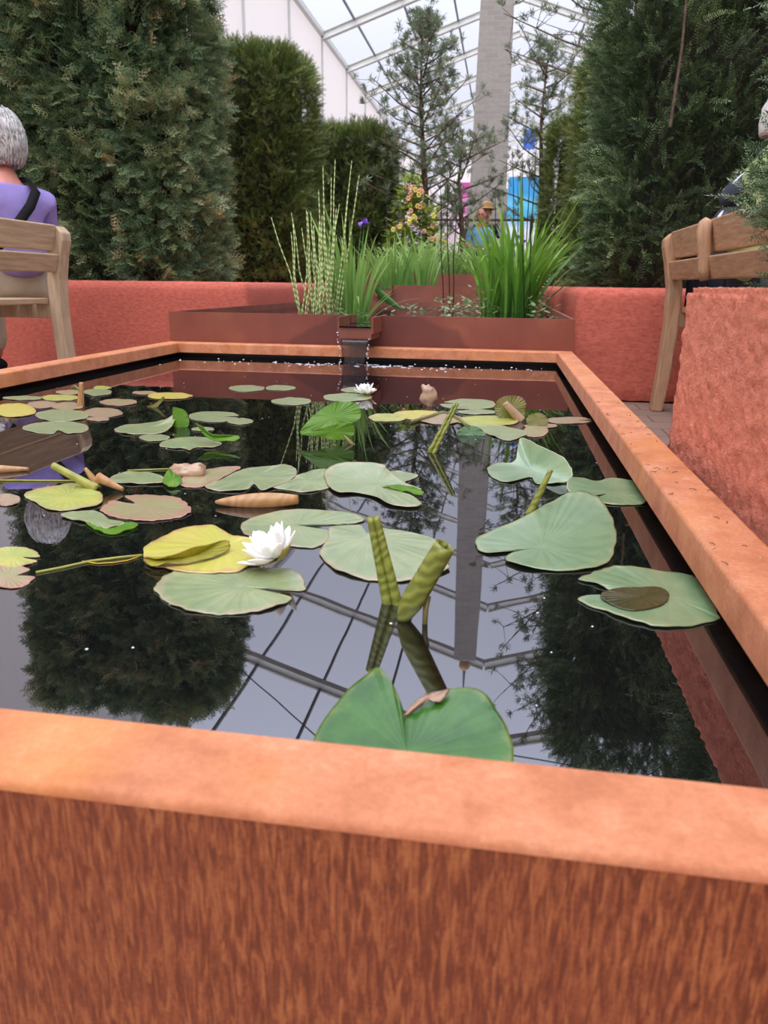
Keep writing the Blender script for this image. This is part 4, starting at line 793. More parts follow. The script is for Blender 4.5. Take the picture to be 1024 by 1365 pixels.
# --- leaf with the lifted back edge
pad('sage pad with its back half lifted out of the water, near the right rim', 'F', [(75, 318, 0), (110, 300, 0), (165, 292, .004), (178, 250, .016), (190, 213, .026), (250, 236, .028), (320, 272, .026), (355, 306, .018), (364, 340, .008), (335, 364, 0), (290, 368, 0), (240, 366, 0), (222, 345, 0), (150, 362, 0), (95, 347, 0)], (228, 326, 0), 'b', .001, ruffle=.0006)
pad('grey-green pad touching the right rim, behind the big glossy one', 'F', [(345, 385, .003), (352, 350, .006), (400, 350, .004), (445, 358, .002), (500, 350, .002), (565, 358, .002), (592, 385), (612, 430), (560, 438), (482, 435), (440, 420), (500, 400), (430, 408), (372, 400)], (505, 392), 'b', .001)
pad('biggest blue-green pad at the right, its notch opening to the left', 'F', [(35, 570), (60, 540), (190, 487, .002), (290, 430, .008), (350, 396, .012), (400, 394, .012), (450, 415, .01), (490, 470, .006), (511, 530, .002), (505, 590), (480, 635), (400, 655), (300, 659), (200, 648), (138, 625), (165, 600), (250, 586), (160, 594), (70, 600)], (262, 584), 'b', .0025, ruffle=.0006)
pad('pale pad near the right rim holding a pool of dark water, nearest on the right', 'F', [(385, 690), (440, 665), (500, 648), (600, 655), (750, 675), (790, 700), (850, 800), (845, 830), (700, 852), (600, 840), (480, 800), (380, 755), (500, 742), (560, 735), (500, 728), (440, 705)], (688, 745), 'b', .001, ser=.02)
pad('flat dark pool of water lying in the notch of the nearest right-hand pad', 'F', [(460, 740, .002), (520, 722, .001), (600, 718, .001), (660, 720, .001), (690, 745, .001), (660, 780, .001), (560, 797, .001), (480, 768, .001)], (600, 752, .001), 'ob', .0025, ruffle=.0001,  cat='leaf', name='dark_water_pool')  # stands for dark reflecting water on the pad, its darkness put into the colour
# --- front leaf, behind the near rim
pad('large glossy deep green leaf split into two lobes, just inside the near rim', 'D', [(62, 425, .001), (180, 250, .003), (250, 182, .006), (330, 135, .010), (382, 185, .008), (420, 260, .004), (442, 340, .001), (457, 440, 0), (450, 340, .002), (480, 300, .005), (560, 242, .010), (640, 222, .012), (720, 218, .012), (790, 250, .010), (840, 310, .006), (882, 380, .003), (912, 500, .001), (880, 620, 0), (700, 760, 0), (450, 800, 0), (200, 720, 0), (80, 560, 0)], (458, 500, 0), 'd', .003, ser=.003, ruffle=.0007)
pad('withered cream-coloured edge curling on the glossy front leaf', 'D', [(445, 335, .004), (470, 300, .007), (520, 255, .012), (560, 235, .014), (640, 222, .015), (590, 275, .011), (540, 270, .011), (500, 300, .007)], (560, 258, .012), 'br', .003, cat='leaf', name='withered_edge', ser=.03)
# --- left cluster
epad('round green pad just below the far-left cluster', 'L', 228, 333, 133, 25, 'g', 1.5)
epad('round pinkish pad with a jagged rim and a dark slit to its centre', 'L', 590, 655, 178, 52, 'p', 4.0, ser=.03, cen=(590, 655))
pad('yellow-green pad under the broken pink buds on the left', 'L', [(98, 605), (150, 578), (250, 562), (330, 560), (380, 585), (410, 600), (400, 640), (300, 660), (200, 662), (140, 630)], (280, 610), 'yg', .001)
pad('half-sunk pad with a bright green underside, below the jagged pinkish pad', 'L', [(245, 682), (340, 665), (400, 675), (440, 700), (500, 712), (480, 725), (420, 738), (350, 712), (290, 700)], (370, 692), 'g', .002)
pad('bright green underside of the half-sunk pad on the left', 'L', [(345, 712, .0), (420, 736, .0), (500, 712, .001), (555, 722, 0), (520, 742, 0), (455, 760, 0), (400, 748, 0), (365, 730, 0)], (450, 735, 0), 'v', .001, cat='leaf', name='leaf_underside')
epad('green-yellow pad cut by the left edge of the photo, upper of the front two', 'L', 50, 852, 108, 40, 'yg', .2)
epad('faded pinkish pad cut by the left edge of the photo, nearest one', 'L', 30, 932, 110, 45, 'p', -.3, lay=-.0006)
epad('small pinkish pad at the left edge, level with the yellow-green one', 'L', 28, 622, 54, 24, 'k')
pad('long green pad with a lifted front edge, right of the broken pink buds', 'L', [(430, 545), (480, 516), (570, 510), (650, 528), (660, 552), (560, 556), (470, 552)], (560, 534), 'g', .002)
pad('bright green curled leaf tip beside the brown curled leaf', 'L', [(655, 545, .002), (680, 500, .014), (700, 515, .012), (725, 530, .006), (725, 560, .001), (680, 570, 0)], (695, 540, .006), 'v', .003, cat='leaf', name='curled_leaf')
pad('green pad with its right end turned up, in front of the upright folded leaf', 'L', [(460, 338), (520, 320), (610, 312), (660, 300, .008), (698, 283, .018), (700, 308, .01), (660, 350, .002), (560, 358), (490, 354)], (590, 332), 'g', .001)
pad('upright folded green leaf like a half tube, in the left half of the pool', 'L', [(694, 258), (700, 250), (740, 262), (757, 290), (757, 325), (725, 334), (697, 322)], (722, 295), 'v', plane=on_stand('L', (725, 330), (.2, -1, .2)), name='folded_leaf', cat='leaf')
epad('tiny oval pad in front of the pad with the turned-up end', 'L', 620, 373, 62, 13, 'g')
pad('ragged green pad with a notch, beneath the winged raised leaf', 'L', [(640, 402), (700, 376), (800, 370), (890, 394), (850, 412), (790, 410), (760, 424), (740, 415), (690, 414)], (775, 392), 'g', .001)
pad('raised leaf folded like a wing with its green underside showing, left half', 'L', [(785, 313, .03), (810, 325, .028), (850, 355, .02), (900, 362, .018), (950, 362, .018), (962, 376, .014), (930, 386, .01), (860, 384, .008), (815, 355, .016)], (860, 366, .014), 'v', .001, cat='leaf', name='winged_leaf')
epad('oval green pad at the centre left, second from the small far pair', 'L', 858, 288, 100, 21, 'g', 0)
epad('small oval pad touching the right end of the oval centre-left pad', 'L', 965, 307, 52, 12, 'g', lay=.0005)
epad('tiny pale pad between the upright folded leaf and the winged leaf', 'L', 815, 338, 45, 8, 'g')
for i, (l, cx, cy, rx, ry, c) in enumerate((('yellow-green pad along the far left rim beside the reddish bud', 240, 212, 76, 12, 'yg'), ('narrow green pad along the far left rim, leftmost', 92, 213, 78, 8, 'g'), ('long pale green pad in the middle of the far-left cluster', 250, 283, 108, 24, 'g'), ('bright yellow pad at the left edge of the far-left cluster', 55, 262, 90, 27, 'y'), ('pinkish pad at the right end of the far-left cluster', 412, 272, 80, 19, 'k'), ('dull pink-green pad inside the far-left cluster', 270, 246, 62, 15, 'p'), ('grey-green oval pad alone right of the far-left cluster', 475, 230, 75, 13, 'p'), ('pale pad directly behind the reddish bud', 392, 190, 56, 13, 'g'), ('faded small pad behind the far-left cluster', 285, 190, 62, 9, 'p'), ('tiny yellow-green pad farthest back in the far-left cluster', 410, 172, 36, 7, 'yg'), ('thin greyish pad between the lone oval and the yellow far pad', 580, 192, 48, 7, 'p'), ('yellowish pad with a dark upright scrap on it, left of centre far back', 680, 204, 90, 13, 'y'), ('pinkish pad half hidden at the far-left corner', 170, 240, 60, 14, 'k'), ('small greyish pad beneath the pinkish far-left pad', 395, 297, 45, 9, 'k'))):
    epad(l, 'L', cx, cy, rx, ry, c, lay=.0004*(i % 4))
pad('dark upright scrap of leaf on the yellowish far pad', 'L', [(590, 247), (620, 236), (655, 208), (660, 214), (640, 240), (625, 252)], (630, 236), 'o', plane=on_stand('L', (625, 250), (0, -1, .3)), name='leaf_scrap', cat='leaf')
# --- rolled leaves
def roll(name, label, base, tip, r0, r1, mat, turns=1.35, double=False, cat='leaf', rs=None, parent=None):
    base = Vector(base); tip = Vector(tip); d = tip-base; u = d.orthogonal().normalized()
    if abs(d.x) < 10: u = (Vector((0, -1, 0))-d.normalized()*Vector((0, -1, 0)).dot(d.normalized())).normalized()
    w = d.normalized().cross(u); V = []; n = 30 if not double else 40; K = 14; Fc = []
    for j in range(K+1):
        f = j/K; r = (r0+(r1-r0)*f) if rs is None else rs(f); c = base+d*f+u*.0
        for i in range(n+1):
            s = i/n
            if double:   # two rolls side by side: an inward scroll from each margin
                if s < .5: a = math.pi*1.5-(1-s*2)*math.pi*2.6+math.pi; cx = -r*.62; rr_ = r*(.62-.16*(1-s*2)); a = -math.pi*.5*0+(s*2)*math.pi*2.2+.3
                if s < .5: q = s*2; a = .35-(1-q)*4.6; cx = -r*.6; rr_ = r*(.42+.18*q); p = (cx+rr_*math.cos(a+math.pi*0-.35), rr_*math.sin(a-.35))
                else: q = (1-s)*2; a = .35-(1-q)*4.6; cx = r*.6; rr_ = r*(.42+.18*q); p = (cx-rr_*math.cos(a-.35), rr_*math.sin(a-.35))
            else:
                a = s*turns*2*math.pi+.6; rr_ = r*(1-.28*s); p = (rr_*math.cos(a), rr_*math.sin(a))
            V.append(c+w*p[0]+u*p[1]*(-1 if double else 1))
    for j in range(K):
        for i in range(n): Fc.append((j*(n+1)+i, j*(n+1)+i+1, (j+1)*(n+1)+i+1, (j+1)*(n+1)+i))
    o = meshobj(name, V, Fc, mat, None, True); so = o.modifiers.new('s', 'SOLIDIFY'); so.thickness = .0008; so.offset = 0
    if parent: return child(o, parent)
    recenter(o); return tag(o, label, cat) if label else o
def stand(fr, b, t, dy=0.): B = on_z(*px(fr, *b), ZW); return B, on_y(*px(fr, *t), B.y+dy)
B, T = stand('T', (525, 700), (415, 205), .012); roll('rolled_leaf', 'leaf rolled from both sides into a double tube, standing left of its thicker neighbour', B-(T-B)*.08, T, .0080, .0048, ROLL, double=True)
rl = thing('rolled_leaf', 'thick green rolled leaf leaning right, with its brown stalk going into the water', 'leaf', on_z(*px('T', 582, 800), ZW))
B, T = stand('T', (578, 792), (828, 372), .0); roll('leaf_tube', None, B-(T-B)*.03, T, .0058, .0086, ROLL, 1.7, parent=rl, rs=lambda f: .0030+.0072*min(1, f/.3)**.6-.0020*max(0, f-.35))
b1, t1 = stand('T', (712, 815), (735, 680), 0); t1.y = B.y+.002; t1 = on_y(*px('T', 728, 660), B.y); m = MB(); m.tube([b1+(b1-t1)*.2, (b1+t1)/2+Vector((-.0008, 0, 0)), t1], [.0021, .0023, .0026], 8); m.build('stalk', STEM, rl, True)
B, T = stand('E', (305, 330), (413, 118), .03); roll('rolled_leaf', 'thin pale rolled leaf slanting up in front of the pinkish pads', B-(T-B)*.05, T, .0065, .0035, ROLL, double=True)
B, T = stand('F', (218, 470), (291, 320), .01); roll('rolled_leaf', 'short brown-green rolled leaf pointing up behind the biggest blue-green pad', B-(T-B)*.05, T, .0052, .0026, ROLL, 1.5)
b = on_z(*px('L', 865, 630), ZW+.005); e = on_z(*px('C', 278, 528), ZW+.008); roll('rolled_leaf', 'pinkish-brown rolled leaf lying flat on the water left of centre', b, e, .003, .009, ROLLP, 1.4, rs=lambda f: .0015+.0085*math.sin(f*2.75)**.8)
b = on_z(-22, 626, ZW+.004); e = on_z(38, 625, ZW+.003); roll('rolled_leaf', 'reddish rolled leaf floating at the left edge, over the bench reflection', b, e, .009, .002, ROLLP, 1.4)
B, T = stand('L', (325, 245), (327, 150), 0); roll('rolled_leaf', 'thin reddish bud-like roll standing in the far-left cluster', B, T, .008, .0045, ROLLP, 1.4)
m = MB(); p0 = on_z(*px('L', 320, 190), ZW+.03); m.tube([on_y(*px('L', 328, 215), p0.y), on_y(*px('L', 318, 178), p0.y), on_y(*px('L', 300, 165), p0.y), on_y(*px('L', 283, 172), p0.y)], [.002, .003, .003, .0015], 7); tag(recenter(m.build('curled_stalk', STEM, None, True)), 'small hooked pale stalk beside the reddish bud-like roll', 'stalk')
bz = on_z(*px('L', 395, 580), ZW); bt = on_y(*px('L', 212, 482), bz.y+.0); roll('rolled_leaf', 'pale green rolled leaf slanting up to the left above the yellow-green pad', bz, bt, .0065, .0045, STEM_Y, 1.5)
bz = on_z(*px('L', 392, 560), ZW+.004); bt = on_y(*px('L', 342, 494), bz.y+.0); roll('rolled_leaf', 'short orange-tipped roll between the pale green and the pink rolled leaves', bz, bt, .006, .002, ROLLP, 1.4)
bz = on_z(*px('L', 495, 580), ZW+.003); bt = on_y(*px('L', 392, 530), bz.y+.0); roll('rolled_leaf', 'pink rolled leaf slanting down to the right above the jagged pinkish pad', bz, bt, .0025, .0075, ROLLP, 1.5)
B, T = stand('E', (690, 195), (618, 118), .0); roll('rolled_leaf', 'pale brown roll leaning against the folded olive leaf', B, T, .011, .007, bpy.data.materials['pad_brown'], 1.4)
# brown curled leaves: crumpled shells
def crumple(label, c, r, mat, seed, name='withered_leaf'):
    rr = random.Random(seed); m = MB(); m.ball((0, 0, 0), r, 22, 14); V = []
    for v in m.v:
        v = Vector(v); n = mnoise.fractal(v*70+Vector((seed, 0, 0)), .8, 2, 3); V.append(v*(1+.45*n)+Vector(c))
    m.v = [tuple(v) for v in V]; o = m.build(name, mat, None, True); return tag(recenter(o), label, 'leaf')
p = on_z(*px('L', 750, 505), ZW+.006); crumple('withered brown curled leaf floating behind the pinkish green pad', p, (.026, .014, .011), PM['br'], 1)
p = on_z(*px('E', 290, 130), ZW+.0); crumple('pale brown withered bud sticking up at the left of the back cluster', (p.x, p.y, ZW+.022), (.018, .014, .026), PM['br'], 2)
# thin floating stalks
def stalk(label, pts, r, mat, z=.001):
    m = MB(); m.tube([on_z(a, b, ZW+z) for a, b in pts], r, 7); tag(recenter(m.build('floating_stalk', mat, None, True)), label, 'stalk')
stalk('long thin yellow-green stalk floating left of the yellow pad', [(48, 763), (80, 757), (120, 748), (160, 743), (190, 740)], .0013, STEM_Y)
stalk('thin straight stalk floating over the bench reflection at the left edge', [(-5, 640), (40, 640.5), (110, 641)], .0012, STEM_Y)
stalk('very thin stalk running towards the withered brown leaf', [(170, 627), (200, 626), (228, 625)], .0012, STEM_Y)
stalk('brown stalk trailing from the thin rolled leaf to the left', [(548, 562), (570, 556), (590, 549), (600, 551), (614, 560), (622, 567)], .0035, STEM, .004)
stalk('pale thread-like root curling on the water under the yellow pad', [(110, 748), (130, 751), (150, 750), (170, 747), (187, 741)], .0004, STAMEN)
# ------------------------------------------------------------------ people
def skin_arrays(J, E, R, root, sub=2):
    me = bpy.data.meshes.new('tmp'); me.from_pydata([tuple(j) for j in J], E, []); o = bpy.data.objects.new('tmp', me); COL.objects.link(o); o.modifiers.new('sk', 'SKIN')
    sv = me.skin_vertices[0].data
    for i, r in enumerate(R): sv[i].radius = r if isinstance(r, tuple) else (r, r); sv[i].use_root = (i == root)
    s = o.modifiers.new('ss', 'SUBSURF'); s.levels = sub; s.render_levels = sub
    dg = bpy.context.evaluated_depsgraph_get(); dg.update(); ev = o.evaluated_get(dg).to_mesh(); V = [tuple(v.co) for v in ev.vertices]; Fc = [tuple(p.vertices) for p in ev.polygons]
    o.evaluated_get(dg).to_mesh_clear(); bpy.data.objects.remove(o); bpy.data.meshes.remove(me); return V, Fc
def head_mesh(m, c, M, s=1.0):
    """face looks along local -Y of M"""
    b = MB(); b.ball((0, 0, 0), 1, 28, 20); V = []
    for v in b.v:
        x, y, z = v; X, Y_, Z = x*.076, y*.096, z*.115
        if z < 0: X *= 1-.30*z*z; 
        if z < -.2 and y < 0: Y_ = Y_*(1-.12*(-z))
        if y > 0: Z += .006*y
        if y < -.55:
            ax = abs(x)
            if ax < .22 and -.42 < z < .12: Y_ -= .022*(1-ax/.22)*(1-abs(z+.2)/.34) if abs(z+.2) < .34 else 0
            if .18 < ax < .6 and -.02 < z < .3: Y_ += .012*(1-abs(ax-.38)/.22)*(1-abs(z-.13)/.18) if abs(ax-.38) < .22 and abs(z-.13) < .18 else 0
            if ax < .35 and -.62 < z < -.42: Y_ -= .005
        V.append(c+M @ (Vector((X, Y_, Z))*s))
    m.add(V, b.f)
    for sd in (-1, 1):
        e = MB(); e.ball((0, 0, 0), (.009, .018, .03), 10, 8); m.add([c+M @ (Vector((sd*.077, .01, -.005))*s+Vector(v)*s) for v in e.v], e.f)
def person(label, at, heading, cat='person', s=1.0, lean=.1, head_turn=0., head_tilt=0., skin=None, top=None, legs=None, hair=None, hair_style='short', arms='lap', extra=None, spread=0., drop=0.):
    """seated figure: pelvis at 'at', facing heading (radians, 0 = -Y)"""
    skin = skin or SKIN_; t = thing('person', label, cat, at); R0 = Matrix.Rotation(heading, 3, 'Z'); A = Vector(at)
    def G(p): return A+R0 @ (Vector(p)*s)
    def up(p, f):  # torso lean towards the front (-Y)
        return (p[0], p[1]-math.sin(lean)*p[2], p[2]*math.cos(lean))
    TZ = lambda x, y, z: up((x, y, z), 1)
    J = []; E = []; R = []
    def add(p, r, par=None):
        J.append(G(p)); R.append((r[0]*s, r[1]*s) if isinstance(r, tuple) else r*s)
        if par is not None: E.append((par, len(J)-1))
        return len(J)-1
    pel = add(TZ(0, 0, .09), (.15, .115)); sp = add(TZ(0, .0, .23), (.125, .095), pel); ch = add(TZ(0, 0, .38), (.13, .092), sp); uc = add(TZ(0, 0, .465), (.075, .06), ch); nk = add(TZ(0, -.01, .545), (.052, .052), uc); hb = add(TZ(0, -.018, .60), (.05, .05), nk)
    arm = {}
    for sd in (-1, 1):
        sh = add(TZ(sd*.165, 0, .445), .048, uc); el_ = add((sd*.225, -.06-math.sin(lean)*.2, .22), .043, sh)
        wr = add((sd*.11, -.30-math.sin(lean)*.1, .15), .027, el_); pm = add((sd*.07, -.37-math.sin(lean)*.1, .135), (.036, .018), wr)
        for k in range(4):
            x0 = sd*(.045+.0-.0)+(k-1.5)*.017*1; a = add((sd*.055+(k-1.5)*.017, -.42-math.sin(lean)*.1+abs(k-1.4)*.006, .128), .0088, pm); b_ = add((sd*.045+(k-1.5)*.016, -.452-math.sin(lean)*.1+abs(k-1.4)*.008, .113), .0078, a)
        th = add((sd*.03, -.365-math.sin(lean)*.1, .145), .0105, pm); add((sd*.012, -.392-math.sin(lean)*.1, .14), .0085, th)
        hp = add((sd*.095, -.06, .075), .088, pel); kn = add((sd*(.12+spread), -.45, .085), .058, hp); an = add((sd*(.12+spread), -.47, -.31), .038, kn); add((sd*(.12+spread), -.60, -.37), (.04, .026), an)
        arm[sd] = (sh, el_, wr, hp, kn, an)
    V, Fc = skin_arrays(J, E, R, pel); m = MB(); m.add(V, Fc)
    Rh = R0 @ Matrix.Rotation(head_turn, 3, 'Z') @ Matrix.Rotation(-head_tilt, 3, 'X'); hc = G(TZ(0, -.03, .70)); head_mesh(m, hc, Rh, s)
    body = m.build('body', skin, t, True, fix=False)
    # shirt: torso and upper arms a little larger than the body, open at the neck
    def g(r, k): return tuple((q+k*s) for q in r) if isinstance(r, tuple) else r+k*s
    ids = [pel, sp, ch, uc]; SJ = [J[i] for i in ids]; SR = [g(R[i], .04) for i in ids]; SR[3] = (.16*s, .125*s); SJ[0] = SJ[0]*1.12-SJ[1]*.12; SR[0] = (.18*s, .14*s); SE = [(0, 1), (1, 2), (2, 3)]
    SJ.append(J[uc]*.4+J[nk]*.6); SR.append((.074*s, .07*s)); SE.append((3, 4))
    for sd in (-1, 1):
        sh, el_, wr, hp, kn, an = arm[sd]; k = len(SJ); SJ += [J[sh], J[sh]*.5+J[el_]*.5, J[sh]*.08+J[el_]*.92]; SR += [.082*s, .068*s, .062*s]; SE += [(3, k), (k, k+1), (k+1, k+2)]
    V, Fc = skin_arrays(SJ, SE, SR, 0); m = MB(); m.add(V, Fc); m.build('shirt', top, t, True, fix=False)
    ids = [pel]; SJ = [J[pel]+Vector((0, 0, -.03*s))]; SR = [(.15*s, .115*s)]; SE = []
    for sd in (-1, 1):
        sh, el_, wr, hp, kn, an = arm[sd]; k = len(SJ); SJ += [J[hp], J[kn], J[an]]; SR += [.102*s, .074*s, .062*s]; SE += [(0, k), (k, k+1), (k+1, k+2)]
    V, Fc = skin_arrays(SJ, SE, SR, 0); m = MB(); m.add(V, Fc); m.build('trousers', legs or TROUS, t, True, fix=False)
    for sd in (-1, 1):
        m = MB(); c = J[arm[sd][5]]+R0 @ Vector((0, -.06*s, -.06*s)); b = MB(); b.ball((0, 0, 0), (.05*s, .13*s, .045*s), 14, 8); m.add([c+R0 @ Vector(v) for v in b.v], b.f); m.build('shoe', BLACKC, t, True, fix=False)
    for sd in (-1, 1):
        m = MB(); m.ball(tuple(hc+Rh @ (Vector((sd*.029, -.083, .015))*s)), .0085*s, 10, 8); m.build('eye', DARKC, body, True, fix=False)
    if hair:
        m = MB(); b = MB(); b.ball((0, 0, 0), 1, 40, 28); V = []; keep = []
        for i, v in enumerate(b.v):
            x, y, z = v; th = math.atan2(x, y); n = mnoise.fractal(Vector((x*5, y*5, z*1.6)), .8, 2, 3); gr = .02*math.sin(th*34+n*5)+.05*n
            k = 1+gr; vol = {'short': 1.0, 'bob': 1.1, 'bald': .96}[hair_style]
            p = Vector((x*.093*vol, y*.112*vol+.008, z*.128*vol+.006))*k
            if z < -.25: p.x *= 1+.10*(-z); 
            if hair_style == 'bob' and z < -.55: p.z = -.088-.012*n; 
            V.append(hc+Rh @ (p*s))
            lim = {'short': -.35, 'bob': -.98, 'bald': -.35}[hair_style]
            face = (y < -.35 and z < .55) or (y < .05 and z < -.15) if hair_style != 'bald' else (z > .25 or y < .1)
            keep.append(not face and z > lim)
        f2 = [f for f in b.f if all(keep[i] for i in f)]; m.add(V, f2)
        if hair_style == 'bob':
            rr = random.Random(5)
            for q in range(420):
                a = rr.uniform(-2.2, 2.2); z0 = rr.uniform(-.5, .98); r0 = math.sqrt(max(0, 1-z0*z0)); pts = []
                for j in range(5):
                    zz = z0-.2*j; zz = max(zz, -.85); r_ = math.sqrt(max(.05, 1-zz*zz*.8)); aa = a+.05*j*math.sin(q)
                    pts.append(hc+Rh @ (Vector((math.sin(aa)*r_*.104, math.cos(aa)*r_*.122+.008, zz*.138+.008))*s*(1.0+.02*math.sin(q*3+j))))
                m.tube(pts, [.0022, .003, .003, .0026, .001], 4, cap=False)
        o = m.build('hair', hair, t, True, fix=False); o.modifiers.new('s', 'SOLIDIFY').thickness = .004
    if extra: extra(t, G, TZ, hc, Rh, s)
    return t
def strap(t, G, TZ, hc, Rh, s):
    m = MB(); P = []
    ctrl = [(-.09, -.06, .545, .0), (-.088, .03, .548, 0), (-.07, .115, .49, 0), (-.005, .152, .415, 0), (.07, .158, .335, 0), (.135, .135, .26, 0), (.18, .06, .18, 0)]
    pts = [G(TZ(a, b, c)) for a, b, c, _ in ctrl]; pts = [Vector(q) for q in pts]; n = len(pts)
    c0 = G(TZ(0, 0, .3))
    for i in range(n):
        tt = (pts[min(i+1, n-1)]-pts[max(i-1, 0)]).normalized(); out = (pts[i]-c0); out -= tt*out.dot(tt); out.normalize(); w = tt.cross(out)*.019; m.v += [tuple(pts[i]-w), tuple(pts[i]+out*.003), tuple(pts[i]+w)]
    m.f = [(j*3+i, j*3+i+1, j*3+i+4, j*3+i+3) for j in range(n-1) for i in (0, 1)]; m.m = [0]*len(m.f); o = m.build('shoulder_strap', BLACKC, t, True); o.modifiers.new('s', 'SOLIDIFY').thickness = .003
SEAT = -.072
person('grey-haired person in a lilac top with a black strap, on the left bench', (-2.045, 3.01, SEAT), -math.pi/2-.4, s=.86, lean=-.02, head_turn=.2, head_tilt=-.1, skin=SKIN_P, top=LILAC, legs=CREAM, hair=HAIR_G, hair_style='bob', extra=strap)
person('seated person in a navy top with white petal shapes, on the right bench', (.79, 3.14, SEAT), math.pi/2, s=.95, lean=.25, head_turn=.1, head_tilt=.1, skin=SKIN_P, top=PETALC, legs=DARKC, hair=HAIR_W, hair_style='short')
person('person in a pale lime top, mostly hidden behind the near yew bush', (.80, 2.62, SEAT), math.pi/2, s=.96, lean=.06, skin=SKIN_P, top=LIME, legs=TROUS, hair=HAIR_W, hair_style='short')
def glasses(t, G, TZ, hc, Rh, s):
    m = MB()
    for sd in (-1, 1): m.tube([hc+Rh @ (Vector((sd*.03+.02*math.cos(a), -.1, .012+.016*math.sin(a)))*s) for a in [k*.5236 for k in range(13)]], .0018, 5)
    m.tube([hc+Rh @ (Vector((-.01, -.102, .014))*s), hc+Rh @ (Vector((.01, -.102, .014))*s)], .0018, 5); m.build('glasses', BLACKC, t, True, fix=False)
def hat(t, G, TZ, hc, Rh, s):
    m = MB(); prof = [(.0, .175), (.05, .178), (.085, .165), (.092, .12), (.096, .075), (.17, .06), (.175, .055), (.1, .062)]; n = 24; V = []
    for r, z in prof:
        for j in range(n): a = 2*math.pi*j/n; V.append(hc+Rh @ (Vector((r*math.cos(a), r*1.1*math.sin(a), z))*s))
    m.add(V, [(k*n+j, k*n+(j+1) % n, (k+1)*n+(j+1) % n, (k+1)*n+j) for k in range(len(prof)-1) for j in range(n)]); o = m.build('straw_hat', STRAW, t, True, fix=False); o.modifiers.new('s', 'SOLIDIFY').thickness = .004
    m = MB(); m.tube([hc+Rh @ (Vector((0, 0, z))*s) for z in (.072, .095)], [.099*s, .096*s], 24); m.build('hat_band', DARKC, o, True, fix=False)
person('distant seated person with white hair, glasses and a pale blue top, facing the camera', (-.36, 10.0, .33), 0.0, s=.72, lean=.15, skin=SKIN_P, top=DENIM, legs=TROUS, hair=HAIR_W, hair_style='bald', extra=glasses)
person('distant person in a straw hat and dark top, behind the one in pale blue', (-.31, 10.55, .40), .15, s=.74, lean=0, skin=SKIN_, top=DARKC, legs=TROUS, hair=HAIR_B, hair_style='short', extra=hat)
m = MB(); bt = thing('garden_bench', 'low wooden seat under the distant person in pale blue', 'bench', (-.36, 10.05, .05)); m.box(-.9, .2, 9.85, 10.25, .30, .335); m.build('seat', WOOD_Y, bt)
for x in (-.8, .1): m = MB(); m.box(x-.04, x+.04, 9.9, 10.2, .05, .30); m.build('leg', WOOD_Z, bt)
m = MB(); bt = thing('garden_bench', 'low wooden seat under the distant person in the straw hat', 'bench', (-.3, 10.6, .05)); m.box(-.8, .25, 10.4, 10.8, .37, .405); m.build('seat', WOOD_Y, bt)
for x in (-.7, .15): m = MB(); m.box(x-.04, x+.04, 10.45, 10.75, .05, .37); m.build('leg', WOOD_Z, bt)
# ------------------------------------------------------------------ displays far behind
def banner(name, label, cols, x0, x1, y, z0, z1, cat='banner', emis=0):
    t = NT(name+label[:6]); sep = t.n('ShaderNodeSeparateXYZ'); t.l(t.coord(), sep.inputs[0]); mr = t.n('ShaderNodeMapRange'); mr.inputs[1].default_value = 0; mr.inputs[2].default_value = z1-z0; t.l(t.math('ADD', sep.outputs[2], t.math('MULTIPLY', t.noise(t.coord((3, 3, .6)), 5, 2), .25)), mr.inputs[0])
    t.set(Base_Color=t.ramp(mr.outputs[0], cols), Roughness=.7); m = MB(); m.box(x0, x1, y, y+.03, z0, z1); o = recenter(m.build(name, t.mat)); return o
b1 = thing('display_banner', 'tall magenta and pink banner left of the stone obelisk, far behind', 'banner', (-.95, 16, .05))
o = banner('banner_panel', 'pink', [(0, (226, 150, 196)), (.35, (236, 196, 220)), (.5, (206, 90, 170)), (.7, (240, 160, 210)), (.9, (214, 84, 170))], -1.06, -.82, 16, 1.15, 1.95); child(o, b1); m = MB(); m.tube([(-1.08, 16.03, .05), (-1.08, 16.03, 2.0)], .015, 6); m.build('pole', ALU, b1)
b2 = thing('display_board', 'bright cyan and white display board right of the stone obelisk, far behind', 'board', (.25, 18, .05))
o = banner('board_panel', 'cyan', [(0, (236, 240, 246)), (.3, (232, 240, 248)), (.48, (70, 176, 226)), (.7, (110, 206, 240)), (.85, (60, 160, 220))], -.08, .62, 18, .9, 2.3); child(o, b2)
for x in (-.06, .6): m = MB(); m.tube([(x, 18.04, .05), (x, 18.04, 2.3)], .02, 6); m.build('post', ALU, b2)
b3 = thing('info_board', 'small deep blue panel above the cyan board', 'board', (.28, 18.6, .05)); m = MB(); m.box(.2, .46, 18.6, 18.63, 2.95, 3.35); m.build('panel', plain('blue_panel', (64, 112, 206), .6), b3); m = MB(); m.tube([(.33, 18.64, .05), (.33, 18.64, 3.0)], .02, 6); m.build('pole', ALU, b3)
b4 = thing('display_wall', 'low white and pale pink exhibit wall behind the pine', 'wall display', (-2, 17, .05)); m = MB(); m.box(-3.6, -1.1, 17, 17.1, .05, 1.55); m.build('panel', plain('pale_pink_board', (226, 206, 212), .7), b4)
rp = thing('post_fence', 'thin wooden rail fence behind the distant seated people', 'fence', (-.8, 11.2, .05))
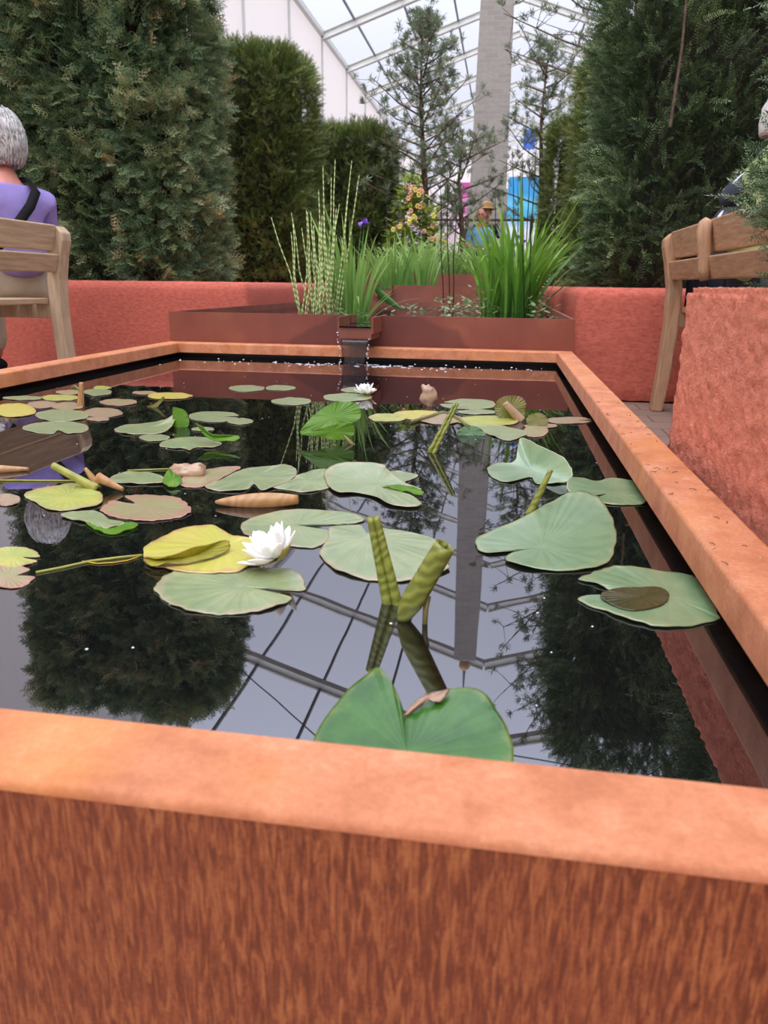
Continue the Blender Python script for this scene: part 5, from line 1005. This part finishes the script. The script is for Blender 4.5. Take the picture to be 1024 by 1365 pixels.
for x in (-1.5, -.6, .3): m = MB(); m.tube([(x, 11.2, .05), (x, 11.2, .93)], .025, 8); m.build('post', BARK, rp)
m = MB(); m.tube([(-1.6, 11.2, .88), (.4, 11.2, .88)], .018, 8); m.build('rail', BARK, rp)
# ------------------------------------------------------------------ camera, light, final lift
cam = bpy.data.cameras.new('camera'); co = bpy.data.objects.new('camera', cam); COL.objects.link(co); cam.sensor_fit = 'VERTICAL'; cam.sensor_height = 36; cam.sensor_width = 27; cam.lens = F_/1365*36
M = Matrix((rgt, upv, -fwd)).transposed().to_4x4(); co.matrix_world = M; cam.clip_start = .02; cam.clip_end = 500
cam.dof.use_dof = True; cam.dof.focus_distance = 1.15; cam.dof.aperture_fstop = 13
S.camera = co
w = bpy.data.worlds.new('sky'); S.world = w; w.use_nodes = True; nt = w.node_tree; bg = nt.nodes['Background']; bg.inputs[0].default_value = (.84, .87, 1.0, 1)
# overcast sky: brightest overhead
tc = nt.nodes.new('ShaderNodeTexCoord'); sx = nt.nodes.new('ShaderNodeSeparateXYZ'); nt.links.new(tc.outputs['Generated'], sx.inputs[0])
def wm(op, a, b):
    n = nt.nodes.new('ShaderNodeMath'); n.operation = op
    for i, v in enumerate((a, b)):
        if isinstance(v, (int, float)): n.inputs[i].default_value = v
        else: nt.links.new(v, n.inputs[i])
    return n.outputs[0]
nt.links.new(wm('ADD', SKY_LOW, wm('MULTIPLY', SKY_GAIN, wm('POWER', wm('MAXIMUM', sx.outputs[2], 0.0), 2.0))), bg.inputs[1])
sl_ = bpy.data.lights.new('hazy_sun', 'SUN'); sl_.energy = SUN; sl_.angle = math.radians(55); sl_.color = (1, .96, .9); so_ = bpy.data.objects.new('hazy_sun', sl_); COL.objects.link(so_)
so_.rotation_euler = Vector((.25, .62, -.74)).normalized().to_track_quat('-Z', 'Y').to_euler()
S.view_settings.view_transform = 'Standard'; S.view_settings.look = 'None'; S.view_settings.gamma = 1; S.view_settings.exposure = EXPO
for o in list(S.objects):
    if o.parent is None: o.location.z += EYE
